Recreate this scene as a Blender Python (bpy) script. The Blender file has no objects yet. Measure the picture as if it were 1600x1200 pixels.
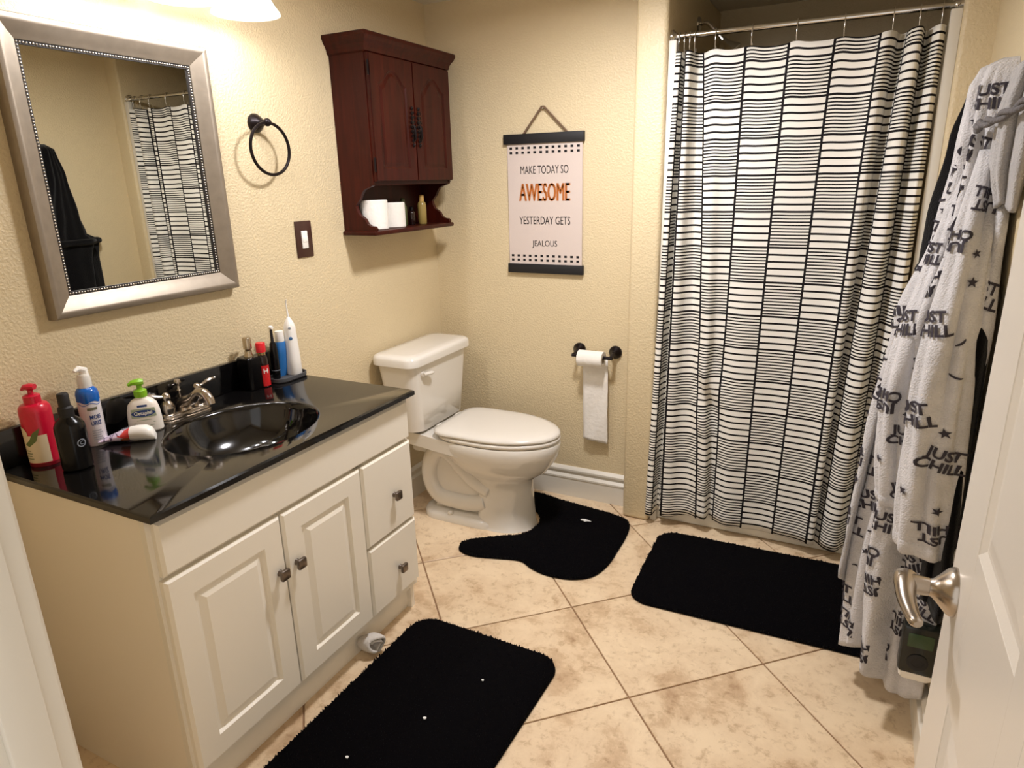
import bpy, bmesh, math, random
from mathutils import Vector, Matrix
from math import sin, cos, pi, radians, sqrt, atan2

random.seed(7)
sc = bpy.context.scene
COL = sc.collection

# ------------------------------------------------------------------ camera
CAM = (1.7912, -2.7387, 1.4598)
YAW, PITCH, ROLL, FPX = radians(27.164), radians(-16.937), radians(-1.352), 1046.2
fw = Vector((-sin(YAW) * cos(PITCH), cos(YAW) * cos(PITCH), sin(PITCH)))
rt = Vector((cos(YAW), sin(YAW), 0)); up = rt.cross(fw)
r2 = rt * cos(ROLL) + up * sin(ROLL); u2 = -rt * sin(ROLL) + up * cos(ROLL)
cd = bpy.data.cameras.new('camera'); cam = bpy.data.objects.new('camera', cd); COL.objects.link(cam)
M = Matrix((r2, u2, -fw)).transposed().to_4x4(); M.translation = CAM
cam.matrix_world = M
cd.sensor_fit = 'HORIZONTAL'; cd.sensor_width = 36; cd.lens = FPX * 36 / 1600; cd.clip_start = 0.03
sc.camera = cam
# ------------------------------------------------------------------ light / exposure
sc.view_settings.view_transform = 'Standard'; sc.view_settings.look = 'None'
sc.view_settings.gamma = 1; sc.view_settings.use_curve_mapping = False
sc.view_settings.exposure = 0.36
wd = bpy.data.worlds.new('world'); sc.world = wd; wd.use_nodes = True
wd.node_tree.nodes['Background'].inputs[0].default_value = (1.0, 0.95, 0.90, 1)
wd.node_tree.nodes['Background'].inputs[1].default_value = 0.85
VANITY_BULB_W = 3.3
CEILING_W = 20.0
LAMP_COL = (0.985, 0.965, 1.0)

# ------------------------------------------------------------------ materials
def lin(c):
    return tuple(((v / 255) / 12.92 if v / 255 <= .04045 else ((v / 255 + .055) / 1.055) ** 2.4) for v in c) + (1,)
def nmat(name):
    m = bpy.data.materials.new(name); m.use_nodes = True
    return m, m.node_tree.nodes, m.node_tree.links, m.node_tree.nodes['Principled BSDF']
def mat(name, col, rough=.5, metal=0, bump=0, bscale=200, spec=.5, vary=0, vscale=6, coat=0, sheen=0, trans=0, alpha=1, detail=3):
    m, n, l, b = nmat(name)
    b.inputs['Base Color'].default_value = lin(col); b.inputs['Roughness'].default_value = rough
    b.inputs['Metallic'].default_value = metal; b.inputs['Specular IOR Level'].default_value = spec
    b.inputs['Coat Weight'].default_value = coat; b.inputs['Sheen Weight'].default_value = sheen
    b.inputs['Transmission Weight'].default_value = trans; b.inputs['Alpha'].default_value = alpha
    if bump or vary:
        tc = n.new('ShaderNodeTexCoord')
    if vary:
        t = n.new('ShaderNodeTexNoise'); t.inputs['Scale'].default_value = vscale; t.inputs['Detail'].default_value = 4
        l.new(tc.outputs['Object'], t.inputs['Vector'])
        mx = n.new('ShaderNodeMixRGB'); mx.inputs['Color1'].default_value = lin([v * (1 - vary) for v in col]); mx.inputs['Color2'].default_value = lin([min(255, v * (1 + vary)) for v in col])
        l.new(t.outputs['Fac'], mx.inputs['Fac']); l.new(mx.outputs['Color'], b.inputs['Base Color'])
    if bump:
        t = n.new('ShaderNodeTexNoise'); t.inputs['Scale'].default_value = bscale; t.inputs['Detail'].default_value = detail
        l.new(tc.outputs['Object'], t.inputs['Vector'])
        bp = n.new('ShaderNodeBump'); bp.inputs['Strength'].default_value = bump; bp.inputs['Distance'].default_value = .004
        l.new(t.outputs['Fac'], bp.inputs['Height']); l.new(bp.outputs['Normal'], b.inputs['Normal'])
    return m

def wall_mat():
    m, n, l, b = nmat('painted_plaster')
    b.inputs['Base Color'].default_value = lin((213, 195, 158)); b.inputs['Roughness'].default_value = .42
    tc = n.new('ShaderNodeTexCoord')
    t = n.new('ShaderNodeTexNoise'); t.inputs['Scale'].default_value = 135; t.inputs['Detail'].default_value = 2.5; t.inputs['Roughness'].default_value = .5
    t.inputs['Distortion'].default_value = .3
    l.new(tc.outputs['Object'], t.inputs['Vector'])
    r = n.new('ShaderNodeValToRGB'); r.color_ramp.elements[0].position = .40; r.color_ramp.elements[1].position = .66
    l.new(t.outputs['Fac'], r.inputs['Fac'])
    bp = n.new('ShaderNodeBump'); bp.inputs['Strength'].default_value = .30; bp.inputs['Distance'].default_value = .004
    l.new(r.outputs['Color'], bp.inputs['Height']); l.new(bp.outputs['Normal'], b.inputs['Normal'])
    return m
def tile_mat():
    m, n, l, b = nmat('travertine_tile')
    tc = n.new('ShaderNodeTexCoord'); oi = n.new('ShaderNodeObjectInfo')
    mul = n.new('ShaderNodeMath'); mul.operation = 'MULTIPLY'; mul.inputs[1].default_value = 37
    l.new(oi.outputs['Random'], mul.inputs[0])
    ad = n.new('ShaderNodeVectorMath'); ad.operation = 'ADD'
    l.new(tc.outputs['Object'], ad.inputs[0]); l.new(mul.outputs[0], ad.inputs[1])
    t1 = n.new('ShaderNodeTexNoise'); t1.inputs['Scale'].default_value = 5.2; t1.inputs['Detail'].default_value = 12; t1.inputs['Roughness'].default_value = .68; t1.inputs['Distortion'].default_value = .25
    t2 = n.new('ShaderNodeTexNoise'); t2.inputs['Scale'].default_value = 34; t2.inputs['Detail'].default_value = 8; t2.inputs['Roughness'].default_value = .7; t2.inputs['Distortion'].default_value = .3
    for t in (t1, t2): l.new(ad.outputs[0], t.inputs['Vector'])
    r1 = n.new('ShaderNodeValToRGB'); e = r1.color_ramp.elements
    e[0].position = .30; e[0].color = lin((182, 150, 116)); e[1].position = .60; e[1].color = lin((232, 209, 175))
    k = r1.color_ramp.elements.new(.42); k.color = lin((208, 180, 145)); k = r1.color_ramp.elements.new(.47); k.color = lin((222, 197, 163))
    l.new(t1.outputs['Fac'], r1.inputs['Fac'])
    r2_ = n.new('ShaderNodeValToRGB'); r2_.color_ramp.elements[0].position = .34; r2_.color_ramp.elements[0].color = (.66, .58, .50, 1)
    r2_.color_ramp.elements[1].position = .47; r2_.color_ramp.elements[1].color = (1, 1, 1, 1)
    l.new(t2.outputs['Fac'], r2_.inputs['Fac'])
    mx = n.new('ShaderNodeMixRGB'); mx.blend_type = 'MULTIPLY'; mx.inputs['Fac'].default_value = .7
    l.new(r1.outputs['Color'], mx.inputs['Color1']); l.new(r2_.outputs['Color'], mx.inputs['Color2'])
    l.new(mx.outputs['Color'], b.inputs['Base Color']); b.inputs['Roughness'].default_value = .38
    bp = n.new('ShaderNodeBump'); bp.inputs['Strength'].default_value = .12; bp.inputs['Distance'].default_value = .003
    l.new(t2.outputs['Fac'], bp.inputs['Height']); l.new(bp.outputs['Normal'], b.inputs['Normal'])
    return m
def wood_mat():
    m, n, l, b = nmat('cherry_wood')
    tc = n.new('ShaderNodeTexCoord'); mp = n.new('ShaderNodeMapping'); mp.inputs['Scale'].default_value = (30, 30, 2.5)
    l.new(tc.outputs['Object'], mp.inputs['Vector'])
    t = n.new('ShaderNodeTexNoise'); t.inputs['Scale'].default_value = 1.6; t.inputs['Detail'].default_value = 5; t.inputs['Distortion'].default_value = .8
    l.new(mp.outputs[0], t.inputs['Vector'])
    r = n.new('ShaderNodeValToRGB'); r.color_ramp.elements[0].position = .3; r.color_ramp.elements[0].color = lin((44, 12, 6))
    r.color_ramp.elements[1].position = .7; r.color_ramp.elements[1].color = lin((64, 19, 10))
    l.new(t.outputs['Fac'], r.inputs['Fac']); l.new(r.outputs['Color'], b.inputs['Base Color'])
    b.inputs['Roughness'].default_value = .36; b.inputs['Specular IOR Level'].default_value = .18
    return m
def curtain_mat():
    """printed cloth: columns of blocks, wide-spaced and close-spaced black lines in turn (UV in metres)"""
    m, n, l, b = nmat('striped_curtain_cloth')
    uv = n.new('ShaderNodeUVMap'); uv.uv_map = 'UVMap'
    sp = n.new('ShaderNodeSeparateXYZ'); l.new(uv.outputs[0], sp.inputs[0])
    def mt(op, a, c=None):
        k = n.new('ShaderNodeMath'); k.operation = op
        for i, s in enumerate((a, c)):
            if s is None: continue
            if isinstance(s, (int, float)): k.inputs[i].default_value = s
            else: l.new(s, k.inputs[i])
        return k.outputs[0]
    CW, BH = .135, .128
    cu = mt('DIVIDE', sp.outputs[0], CW); ci = mt('FLOOR', cu); cf = mt('SUBTRACT', cu, ci)
    bv = mt('DIVIDE', sp.outputs[1], BH); bi = mt('FLOOR', bv); bf = mt('SUBTRACT', bv, bi)
    par = mt('MODULO', mt('ADD', mt('ADD', ci, bi), 100), 2)
    vline = mt('LESS_THAN', cf, .058)
    wa = mt('MULTIPLY', bf, 5); la = mt('LESS_THAN', mt('FRACT', wa), .28)
    wb = mt('MULTIPLY', bf, 11); lb = mt('LESS_THAN', mt('FRACT', wb), .44)
    sel = mt('ADD', mt('MULTIPLY', la, par), mt('MULTIPLY', lb, mt('SUBTRACT', 1, par)))
    blk = mt('MAXIMUM', mt('MAXIMUM', sel, vline), mt('LESS_THAN', bf, .06))
    mx = n.new('ShaderNodeMixRGB'); mx.inputs['Color1'].default_value = lin((236, 232, 222)); mx.inputs['Color2'].default_value = lin((17, 13, 15))
    l.new(blk, mx.inputs['Fac']); l.new(mx.outputs['Color'], b.inputs['Base Color']); b.inputs['Roughness'].default_value = .75
    b.inputs['Specular IOR Level'].default_value = .2
    return m
def glow_glass_mat():
    m, n, l, b = nmat('frosted_lamp_glass')
    out = n['Material Output']
    em = n.new('ShaderNodeEmission'); em.inputs[0].default_value = LAMP_COL + (1,); em.inputs[1].default_value = .75
    tr = n.new('ShaderNodeBsdfTranslucent'); tr.inputs[0].default_value = (.62, .60, .56, 1)
    ad = n.new('ShaderNodeAddShader'); l.new(em.outputs[0], ad.inputs[0]); l.new(tr.outputs[0], ad.inputs[1])
    l.new(ad.outputs[0], out.inputs[0]); return m
def emit_mat(name, col, s):
    m, n, l, b = nmat(name)
    b.inputs['Base Color'].default_value = col + (1,); b.inputs['Emission Color'].default_value = col + (1,); b.inputs['Emission Strength'].default_value = s
    return m

WALL = wall_mat(); TILE = tile_mat(); WOOD = wood_mat(); CURTAIN = curtain_mat()
CEILM = mat('ceiling_paint', (222, 214, 196), .8, bump=.3, bscale=90)
GROUT = mat('grout', (150, 118, 88), .9, bump=.3, bscale=300)
TRIM = mat('white_trim_paint', (222, 216, 203), .32)
DOORM = mat('white_door_paint', (224, 217, 206), .35, bump=.03, bscale=220)
VANW = mat('cream_thermofoil', (236, 229, 214), .35)
VANS = mat('cream_side_panel', (240, 231, 214), .45)
GRAN = mat('black_stone_top', (10, 9, 9), .07, spec=.55, coat=.15, vary=.5, vscale=180)
def haze(m, lo, hi, sc):
    n, l = m.node_tree.nodes, m.node_tree.links; b = n['Principled BSDF']; tc = n.new('ShaderNodeTexCoord')
    t = n.new('ShaderNodeTexNoise'); t.inputs['Scale'].default_value = sc; t.inputs['Detail'].default_value = 6
    r = n.new('ShaderNodeMapRange'); r.inputs[1].default_value = .35; r.inputs[2].default_value = .65; r.inputs[3].default_value = lo; r.inputs[4].default_value = hi
    l.new(tc.outputs['Object'], t.inputs['Vector']); l.new(t.outputs['Fac'], r.inputs[0]); l.new(r.outputs[0], b.inputs['Roughness'])
haze(GRAN, .05, .16, 9)
NICK = mat('brushed_nickel', (178, 168, 156), .24, 1)
PEWT = mat('pewter_knob', (120, 110, 102), .32, 1)
CHROME = mat('chrome', (210, 208, 204), .10, 1)
SILV = mat('champagne_silver_frame', (146, 135, 120), .42, .7, vary=.08, vscale=40)
BEADM = mat('silver_beads', (200, 194, 184), .25, .9)
DARKIN = mat('dark_inlay', (32, 26, 24), .5)
MIRR = mat('mirror_glass', (222, 222, 214), .0, 1)
ORB = mat('oil_rubbed_bronze', (26, 18, 20), .32, .6)
PLATE = mat('brown_switch_plate', (62, 34, 26), .35)
WPLAS = mat('white_plastic', (238, 234, 226), .3)
PORC = mat('white_porcelain', (221, 216, 206), .08, coat=.5)
SEATM = mat('white_seat_plastic', (220, 214, 203), .2)
PAPER = mat('toilet_tissue', (232, 227, 218), .9, bump=.5, bscale=60)
TUBEC = mat('cardboard_core', (196, 176, 146), .9)
RUG = mat('black_shag', (9, 8, 10), .95, spec=.1, sheen=.05)
RUGB = mat('black_rug_backing', (7, 6, 8), 1, spec=.05)
LINT = mat('white_lint', (235, 235, 232), .9)
BLK = mat('black_plastic', (8, 7, 8), .22, spec=.3)
BLKM = mat('black_matte_paint', (16, 14, 16), .6)
SIGNP = mat('sign_canvas', (206, 191, 181), .9, bump=.15, bscale=500)
INK = mat('charcoal_ink', (62, 54, 54), .9)
INKB = mat('black_ink', (18, 15, 17), .9)
ORANGE = mat('burnt_orange_ink', (176, 100, 40), .9)
CORD = mat('brown_cord', (112, 88, 68), .9)
FLEECE = mat('grey_fleece', (196, 193, 193), .95, bump=.9, bscale=240, spec=.1, sheen=.4, vary=.10, vscale=22)
FLEECE2 = mat('grey_fleece_lining', (168, 165, 164), .95, bump=.9, bscale=240, spec=.1, sheen=.4, vary=.10, vscale=22)
FPRINT = mat('charcoal_fleece_print', (62, 58, 63), .95, spec=.1)
BFLEECE = mat('black_fleece', (12, 11, 12), .95, bump=.6, bscale=240, spec=.05, sheen=.1)
BELTM = mat('dark_grey_belt', (104, 100, 100), .95, bump=.8, bscale=200)
REDP = mat('raspberry_plastic', (196, 18, 50), .28)
REDD = mat('dark_red_plastic', (120, 8, 24), .3)
CREAM = mat('cream_label', (226, 206, 172), .5)
LEAF = mat('leaf_green_print', (98, 112, 58), .5)
WCAN = mat('white_can', (228, 222, 222), .3)
BLUEP = mat('blue_plastic', (18, 92, 176), .2)
CLEAR = mat('clear_cap', (240, 238, 232), .08, alpha=.45)
BLUEINK = mat('navy_ink', (34, 60, 118), .5)
GREYLAB = mat('grey_green_label', (170, 180, 150), .5)
LIME = mat('lime_pump', (134, 190, 40), .3)
WBOT = mat('white_bottle', (240, 232, 220), .3)
LAV = mat('lavender_tube', (226, 210, 232), .3)
REDINK = mat('coral_print', (214, 66, 62), .4)
BROWNINK = mat('brown_print', (150, 84, 48), .4)
REDCAP = mat('red_cap', (206, 22, 36), .3)
REDLAB = mat('red_label', (198, 28, 32), .35)
DKBOT = mat('dark_brown_glass', (28, 12, 10), .12)
GOLD = mat('gold_collar', (206, 178, 130), .2, 1)
STEELP = mat('satin_steel_pump', (186, 172, 150), .25, 1)
TPBLUE = mat('toothpaste_blue', (38, 104, 168), .3)
TRAYM = mat('grey_rubber_tray', (70, 70, 72), .6)
GREYBTN = mat('grey_button', (140, 146, 156), .4)
BLUEBTN = mat('blue_button', (60, 110, 160), .4)
LCD = mat('green_lcd', (48, 70, 42), .25)
DEVM = mat('black_device_plastic', (16, 20, 16), .25)
PANW = mat('white_shower_pan', (232, 228, 216), .25)
CLOTHM = mat('white_grey_cloth', (206, 200, 192), .9, bump=.5, bscale=150)
OLIVE = mat('olive_bottle', (66, 74, 40), .3)
AMBER = mat('amber_liquid_bottle', (150, 128, 70), .25)
TANCAP = mat('tan_cap', (186, 150, 84), .4)
LGLASS = glow_glass_mat()
BULB = emit_mat('lit_bulb', LAMP_COL, 30)
DOME = emit_mat('lit_dome', LAMP_COL, 6)

# ------------------------------------------------------------------ mesh builder
class MB:
    def __init__(s): s.v = []; s.f = []; s.uv = None
    def add(s, vs, fs):
        o = len(s.v); s.v += [Vector(p) for p in vs]; s.f += [tuple(i + o for i in q) for q in fs]; return s
    def box(s, x0, x1, y0, y1, z0, z1, bev=0, seg=2):
        bm = bmesh.new(); bmesh.ops.create_cube(bm, size=1)
        for v in bm.verts:
            v.co = ((x0 + x1) / 2 + v.co.x * (x1 - x0), (y0 + y1) / 2 + v.co.y * (y1 - y0), (z0 + z1) / 2 + v.co.z * (z1 - z0))
        if bev: bmesh.ops.bevel(bm, geom=list(bm.edges), offset=bev, segments=seg, profile=.5, affect='EDGES')
        return s.bm(bm)
    def bm(s, bm):
        bm.verts.index_update(); s.add([v.co.copy() for v in bm.verts], [[v.index for v in f.verts] for f in bm.faces]); bm.free(); return s
    def loft(s, rings, cap0=True, cap1=True, closed=True):
        o = len(s.v); n = len(rings[0])
        for r in rings: s.v += [Vector(p) for p in r]
        for i in range(len(rings) - 1):
            for j in range(n if closed else n - 1):
                k = (j + 1) % n
                s.f.append((o + i * n + j, o + i * n + k, o + (i + 1) * n + k, o + (i + 1) * n + j))
        if cap0: s.f.append(tuple(o + j for j in reversed(range(n))))
        if cap1: s.f.append(tuple(o + (len(rings) - 1) * n + j for j in range(n)))
        return s
    def lathe(s, prof, c=(0, 0, 0), axis='z', seg=24, cap0=True, cap1=True, sx=1, sy=1):
        """prof: (radius, height) pairs along the axis from c"""
        rings = []
        for r, h in prof:
            ring = []
            for k in range(seg):
                a = 2 * pi * k / seg; p, q = r * cos(a) * sx, r * sin(a) * sy
                if axis == 'z': w = (p, q, h)
                elif axis == 'x': w = (h, p, q)
                elif axis == '-x': w = (-h, q, p)
                elif axis == 'y': w = (q, h, p)
                else: w = (p, -h, q)
                ring.append((c[0] + w[0], c[1] + w[1], c[2] + w[2]))
            rings.append(ring)
        return s.loft(rings, cap0, cap1)
    def tube(s, pts, r, seg=10, closed=False, flat=1):
        pts = [Vector(p) for p in pts]; n = len(pts)
        rs = r if isinstance(r, (list, tuple)) else [r] * n
        rings = []; up_ = None
        for i in range(n):
            a = pts[i - 1] if (i > 0 or closed) else pts[i]; b = pts[(i + 1) % n] if (i < n - 1 or closed) else pts[i]
            t = (b - a).normalized()
            if up_ is None:
                up_ = Vector((0, 0, 1)) if abs(t.z) < .9 else Vector((1, 0, 0))
            e1 = (up_ - t * up_.dot(t)).normalized(); e2 = t.cross(e1); up_ = e1
            rings.append([pts[i] + (e1 * cos(2 * pi * k / seg) * flat + e2 * sin(2 * pi * k / seg)) * rs[i] for k in range(seg)])
        if closed: rings.append(rings[0]); return s.loft(rings, False, False)
        return s.loft(rings)
    def prism(s, poly, d):
        """poly: list of 3D points (planar), extruded by vector d"""
        p = [Vector(q) for q in poly]; d = Vector(d); n = len(p)
        o = len(s.v); s.v += p + [q + d for q in p]
        s.f.append(tuple(o + i for i in reversed(range(n)))); s.f.append(tuple(o + n + i for i in range(n)))
        for i in range(n):
            k = (i + 1) % n; s.f.append((o + i, o + k, o + n + k, o + n + i))
        return s
    def sphere(s, c, r, seg=14, rings=8, sx=1, sy=1, sz=1):
        c = Vector(c); R = []
        for i in range(1, rings):
            a = pi * i / rings
            R.append([c + Vector((r * sx * sin(a) * cos(2 * pi * k / seg), r * sy * sin(a) * sin(2 * pi * k / seg), -r * sz * cos(a))) for k in range(seg)])
        return s.loft(R)
    def xf(s, M, start=0):
        for i in range(start, len(s.v)): s.v[i] = M @ s.v[i]
        return s
    def build(s, name, m, parent=None, smooth=35, origin=None, fixn=True):
        off = Vector((0, 0, 0)); q = parent
        while q is not None: off += q.location; q = q.parent
        if origin is not None and parent is None: off = Vector(origin)
        loc = None
        if origin is not None and parent is not None: loc = Vector(origin) - off; off = Vector(origin)
        me = bpy.data.meshes.new(name); me.from_pydata([v - off for v in s.v], [], s.f); me.validate()
        if fixn:
            bm = bmesh.new(); bm.from_mesh(me); bmesh.ops.recalc_face_normals(bm, faces=bm.faces[:]); bm.to_mesh(me); bm.free()
        if smooth:
            me.shade_smooth()
            if smooth < 180: me.set_sharp_from_angle(angle=radians(smooth))
        me.materials.append(m)
        o = bpy.data.objects.new(name, me); COL.objects.link(o)
        if parent is not None: o.parent = parent
        if origin is not None: o.location = loc if parent is not None else off
        return o

def tag(o, label, cat, group=None, kind=None):
    o['label'] = label; o['category'] = cat
    if group: o['group'] = group
    if kind: o['kind'] = kind
    return o
def thing(name, label, cat, loc=(0, 0, 0), group=None):
    o = bpy.data.objects.new(name, None); o.empty_display_size = .05; COL.objects.link(o); o.location = loc
    return tag(o, label, cat, group)
def struct(o, label=None, cat=None):
    o['kind'] = 'structure'
    if label: o['label'] = label
    if cat: o['category'] = cat
    return o
def inst(src, parent, world):
    """another copy of a part, sharing mesh data, whose own origin goes to a world point"""
    c = src.copy(); COL.objects.link(c); c.parent = parent
    off = Vector((0, 0, 0)); q = parent
    while q is not None: off += q.location; q = q.parent
    c.location = Vector(world) - off; return c
def crom(pts, n):
    """Catmull-Rom through control points (tuples), n samples per span"""
    P = [Vector(p) for p in pts]; out = []
    for i in range(len(P) - 1):
        a, b, c, d = P[max(i - 1, 0)], P[i], P[i + 1], P[min(i + 2, len(P) - 1)]
        for k in range(n):
            t = k / n
            out.append(.5 * ((2 * b) + (c - a) * t + (2 * a - 5 * b + 4 * c - d) * t * t + (3 * b - a - 3 * c + d) * t ** 3))
    out.append(P[-1]); return out
def rrect(cx, cy, hx, hy, r, z, n=6):
    out = []
    for (sx, sy, a0) in ((1, 1, 0), (-1, 1, pi / 2), (-1, -1, pi), (1, -1, 1.5 * pi)):
        for k in range(n + 1):
            a = a0 + pi / 2 * k / n
            out.append((cx + sx * (hx - r) + r * cos(a), cy + sy * (hy - r) + r * sin(a), z))
    return out
_txt = {}
def text2d(s, bold=0, size=1):
    """flat lettering as (verts2d, faces); baseline 0, centred on x"""
    key = (s, bold)
    if key not in _txt:
        cu = bpy.data.curves.new('t', 'FONT'); cu.body = s; cu.align_x = 'CENTER'; cu.offset = bold; cu.resolution_u = 3; cu.space_line = .9
        ob = bpy.data.objects.new('t', cu); COL.objects.link(ob)
        dg = bpy.context.evaluated_depsgraph_get(); me = bpy.data.meshes.new_from_object(ob.evaluated_get(dg))
        _txt[key] = ([(v.co.x, v.co.y) for v in me.vertices], [tuple(p.vertices) for p in me.polygons])
        bpy.data.objects.remove(ob); bpy.data.curves.remove(cu); bpy.data.meshes.remove(me)
    v, f = _txt[key]
    return [(x * size, y * size) for x, y in v], f
# split flat print into small triangles so that it follows curved surfaces
def fine(shape, times=2, thr=.16):
    bm = bmesh.new(); vv = [bm.verts.new((x, y, 0)) for x, y in shape[0]]
    for f in shape[1]:
        try: bm.faces.new([vv[i] for i in f])
        except ValueError: pass
    bmesh.ops.triangulate(bm, faces=bm.faces[:])
    for _ in range(times): bmesh.ops.subdivide_edges(bm, edges=[e for e in bm.edges if e.calc_length() > thr], cuts=1)
    bmesh.ops.triangulate(bm, faces=bm.faces[:])
    bm.verts.index_update(); out = ([(v.co.x, v.co.y) for v in bm.verts], [tuple(v.index for v in f.verts) for f in bm.faces]); bm.free(); return out
def cyl_patch(mb, c, r, a0, a1, z0, z1, n=14, e=.0008, sy=1):
    rings = []
    for z in (z0, z1):
        rings.append([(c[0] + (r + e) * cos(a0 + (a1 - a0) * k / n), c[1] + (r + e) * sy * sin(a0 + (a1 - a0) * k / n), z) for k in range(n + 1)])
    return mb.loft(rings, False, False, False)
def cyl_shape(mb, c, r, a, z, pts, faces, e=.001):
    if len(faces) <= 4: pts, faces = fine((pts, faces), 4, .006)
    return mb.add([(c[0] + (r + e) * cos(a + x / r), c[1] + (r + e) * sin(a + x / r), z + y) for x, y in pts], faces)

# ------------------------------------------------------------------ room shell
CH = 2.195; XR = 2.09; YF = -2.47
COLX0, COLX1, COLY = .982, 1.101, -.107
def wallbox(name, *b, bev=0, label=None, m=WALL):
    return struct(MB().box(*b, bev=bev, seg=4).build(name, m), label)
wallbox('wall_left', -.12, 0, YF - .12, .12, 0, CH, label='textured beige wall behind the vanity mirror')
wallbox('wall_back', 0, COLX0 + .01, 0, .12, 0, CH, label='textured beige wall behind the toilet')
wallbox('wall_right', XR, XR + .12, YF - .12, -.09, 0, CH, label='beige wall behind the bathrobes')
wallbox('wall_alcove_left', COLX0, COLX1, COLY, .86, 0, CH, bev=.016, label='beige wall end with rounded corners left of the curtain')
wallbox('wall_alcove_right', 2.0, XR + .12, -.10, .86, 0, CH, bev=.014, label='beige wall end right of the curtain')
wallbox('wall_alcove_back', COLX1 - .05, 2.05, .85, .97, 0, CH, label='beige rear wall above the shower')
wf = MB().box(-.12, 1.125, YF - .12, YF, 0, CH).box(2.03, XR + .12, YF - .12, YF, 0, CH).box(1.1, 2.06, YF - .12, YF, 2.07, CH)
struct(wf.build('wall_front', WALL), 'beige wall with the doorway the view looks through')
wallbox('ceiling', -.12, XR + .12, YF - .12, .97, CH, CH + .1, m=CEILM, label='off-white ceiling')
floor = wallbox('floor', -.12, XR + .12, -3.6, .97, -.06, -.004, m=GROUT, label='floor of diagonal beige stone tiles')

# tiles : diagonal grid, each clipped to the room
TH = radians(46.7); TS = .4589; TO = Vector((1.0278, -.8257))
def clip(poly, ax, val, keep_less):
    out = []
    for i in range(len(poly)):
        a, b = poly[i], poly[(i + 1) % len(poly)]
        ia = (a[ax] <= val) == keep_less or a[ax] == val; ib = (b[ax] <= val) == keep_less or b[ax] == val
        if ia: out.append(a)
        if ia != ib:
            t = (val - a[ax]) / (b[ax] - a[ax]); out.append(tuple(a[k] + (b[k] - a[k]) * t for k in range(2)))
    return out
u_ = Vector((cos(TH), -sin(TH))); v_ = Vector((sin(TH), cos(TH)))
for i in range(-9, 10):
    for j in range(-9, 10):
        g = .0028
        cs = [TO + u_ * (TS * (i + a) + (g if a == 0 else -g)) + v_ * (TS * (j + b) + (g if b == 0 else -g)) for a, b in ((0, 0), (1, 0), (1, 1), (0, 1))]
        poly = [tuple(c) for c in cs]
        for ax, val, kl in ((0, 0.0, False), (0, XR, True), (1, -3.5, False), (1, .0, True)):
            poly = clip(poly, ax, val, kl)
            if len(poly) < 3: break
        if len(poly) < 3: continue
        area = abs(sum(poly[k][0] * poly[(k + 1) % len(poly)][1] - poly[(k + 1) % len(poly)][0] * poly[k][1] for k in range(len(poly)))) / 2
        if area < .002: continue
        cx = sum(p[0] for p in poly) / len(poly); cy = sum(p[1] for p in poly) / len(poly)
        ins = [(p[0] + (cx - p[0]) * .006, p[1] + (cy - p[1]) * .006) for p in poly]
        MB().loft([[(x, y, -.004) for x, y in poly], [(x, y, -.001) for x, y in poly], [(x, y, 0) for x, y in ins]], cap0=False).build('tile', TILE, floor, smooth=0, origin=(cx, cy, 0))

# baseboards with a stepped moulding
def bb_profile(h=.15):
    return [(0, 0), (.017, 0), (.017, h * .60), (.020, h * .62), (.020, h * .67), (.014, h * .71), (.009, h * .74), (.009, h * .82), (.015, h * .85), (.0155, h * .91), (.009, h * .97), (.004, h), (0, h)]
pf = bb_profile()
b = MB().prism([(0, -d, z) for d, z in pf], (COLX0, 0, 0)).build('baseboard_back', TRIM); struct(b, 'white moulded baseboard below the toilet paper')
b = MB().prism([(d, -1.03, z) for d, z in pf], (0, 1.015, 0)).build('baseboard_left', TRIM); struct(b, 'white baseboard behind the toilet')
b = MB().prism([(XR - d, -1.62, z) for d, z in pf], (0, 1.515, 0)).build('baseboard_right', TRIM); struct(b, 'white baseboard along the wall beside the door')
# door jamb and casing close to the camera on the left
jb = MB().box(1.125, 1.139, YF - .13, YF + .012, 0, 2.07, bev=.003).box(1.138, 1.148, YF - .044, YF - .007, 0, 2.07, bev=.002)
struct(jb.build('trim_1', TRIM), 'white door jamb close on the left edge')
struct(MB().box(1.06, 1.131, YF, YF + .018, 0, 2.1, bev=.004).build('trim_2', TRIM), 'white casing of the doorway')
struct(MB().box(COLX1, COLX1 + .028, -.085, -.058, .0, 1.93, bev=.003).build('trim_3', TRIM), 'white shower edge strip left of the curtain')
struct(MB().box(1.968, 2.0, -.085, -.058, .0, 1.93, bev=.003).build('trim_4', TRIM), 'white shower edge strip right of the curtain')

# ------------------------------------------------------------------ vanity
V0, V1, VH = -1.975, -1.052, .799
van = thing('vanity_cabinet', 'cream vanity cabinet with two doors and two drawers under black top', 'vanity', (.27, -1.51, 0))
bd = MB().box(.012, .5098, V0, V0 + .018, 0.0, VH).box(.012, .5098, V1 - .018, V1, 0.0, VH).box(.012, .03, V0 + .018, V1 - .018, .1, VH).box(.03, .51, V0 + .018, V1 - .018, .1, .118)
bd.build('body', VANS, van, smooth=0)
ff = MB()
for (a, b_, c, d) in ((V0, V1, .775, VH), (V0, V1, .10, .125), (V0, V0 + .03, .125, .775), (V1 - .03, V1, .125, .775), (-1.33, -1.29, .125, .775), (V0 + .03, V1 - .03, .63, .66), (-1.29, V1 - .03, .355, .38)):
    ff.box(.51, .527, a, b_, c, d)
ff.build('face_frame', VANW, van, smooth=0)
MB().box(.475, .492, V0 + .018, V1 - .018, 0, .1).build('toe_kick', VANW, van, smooth=0)
FX = .546
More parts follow.
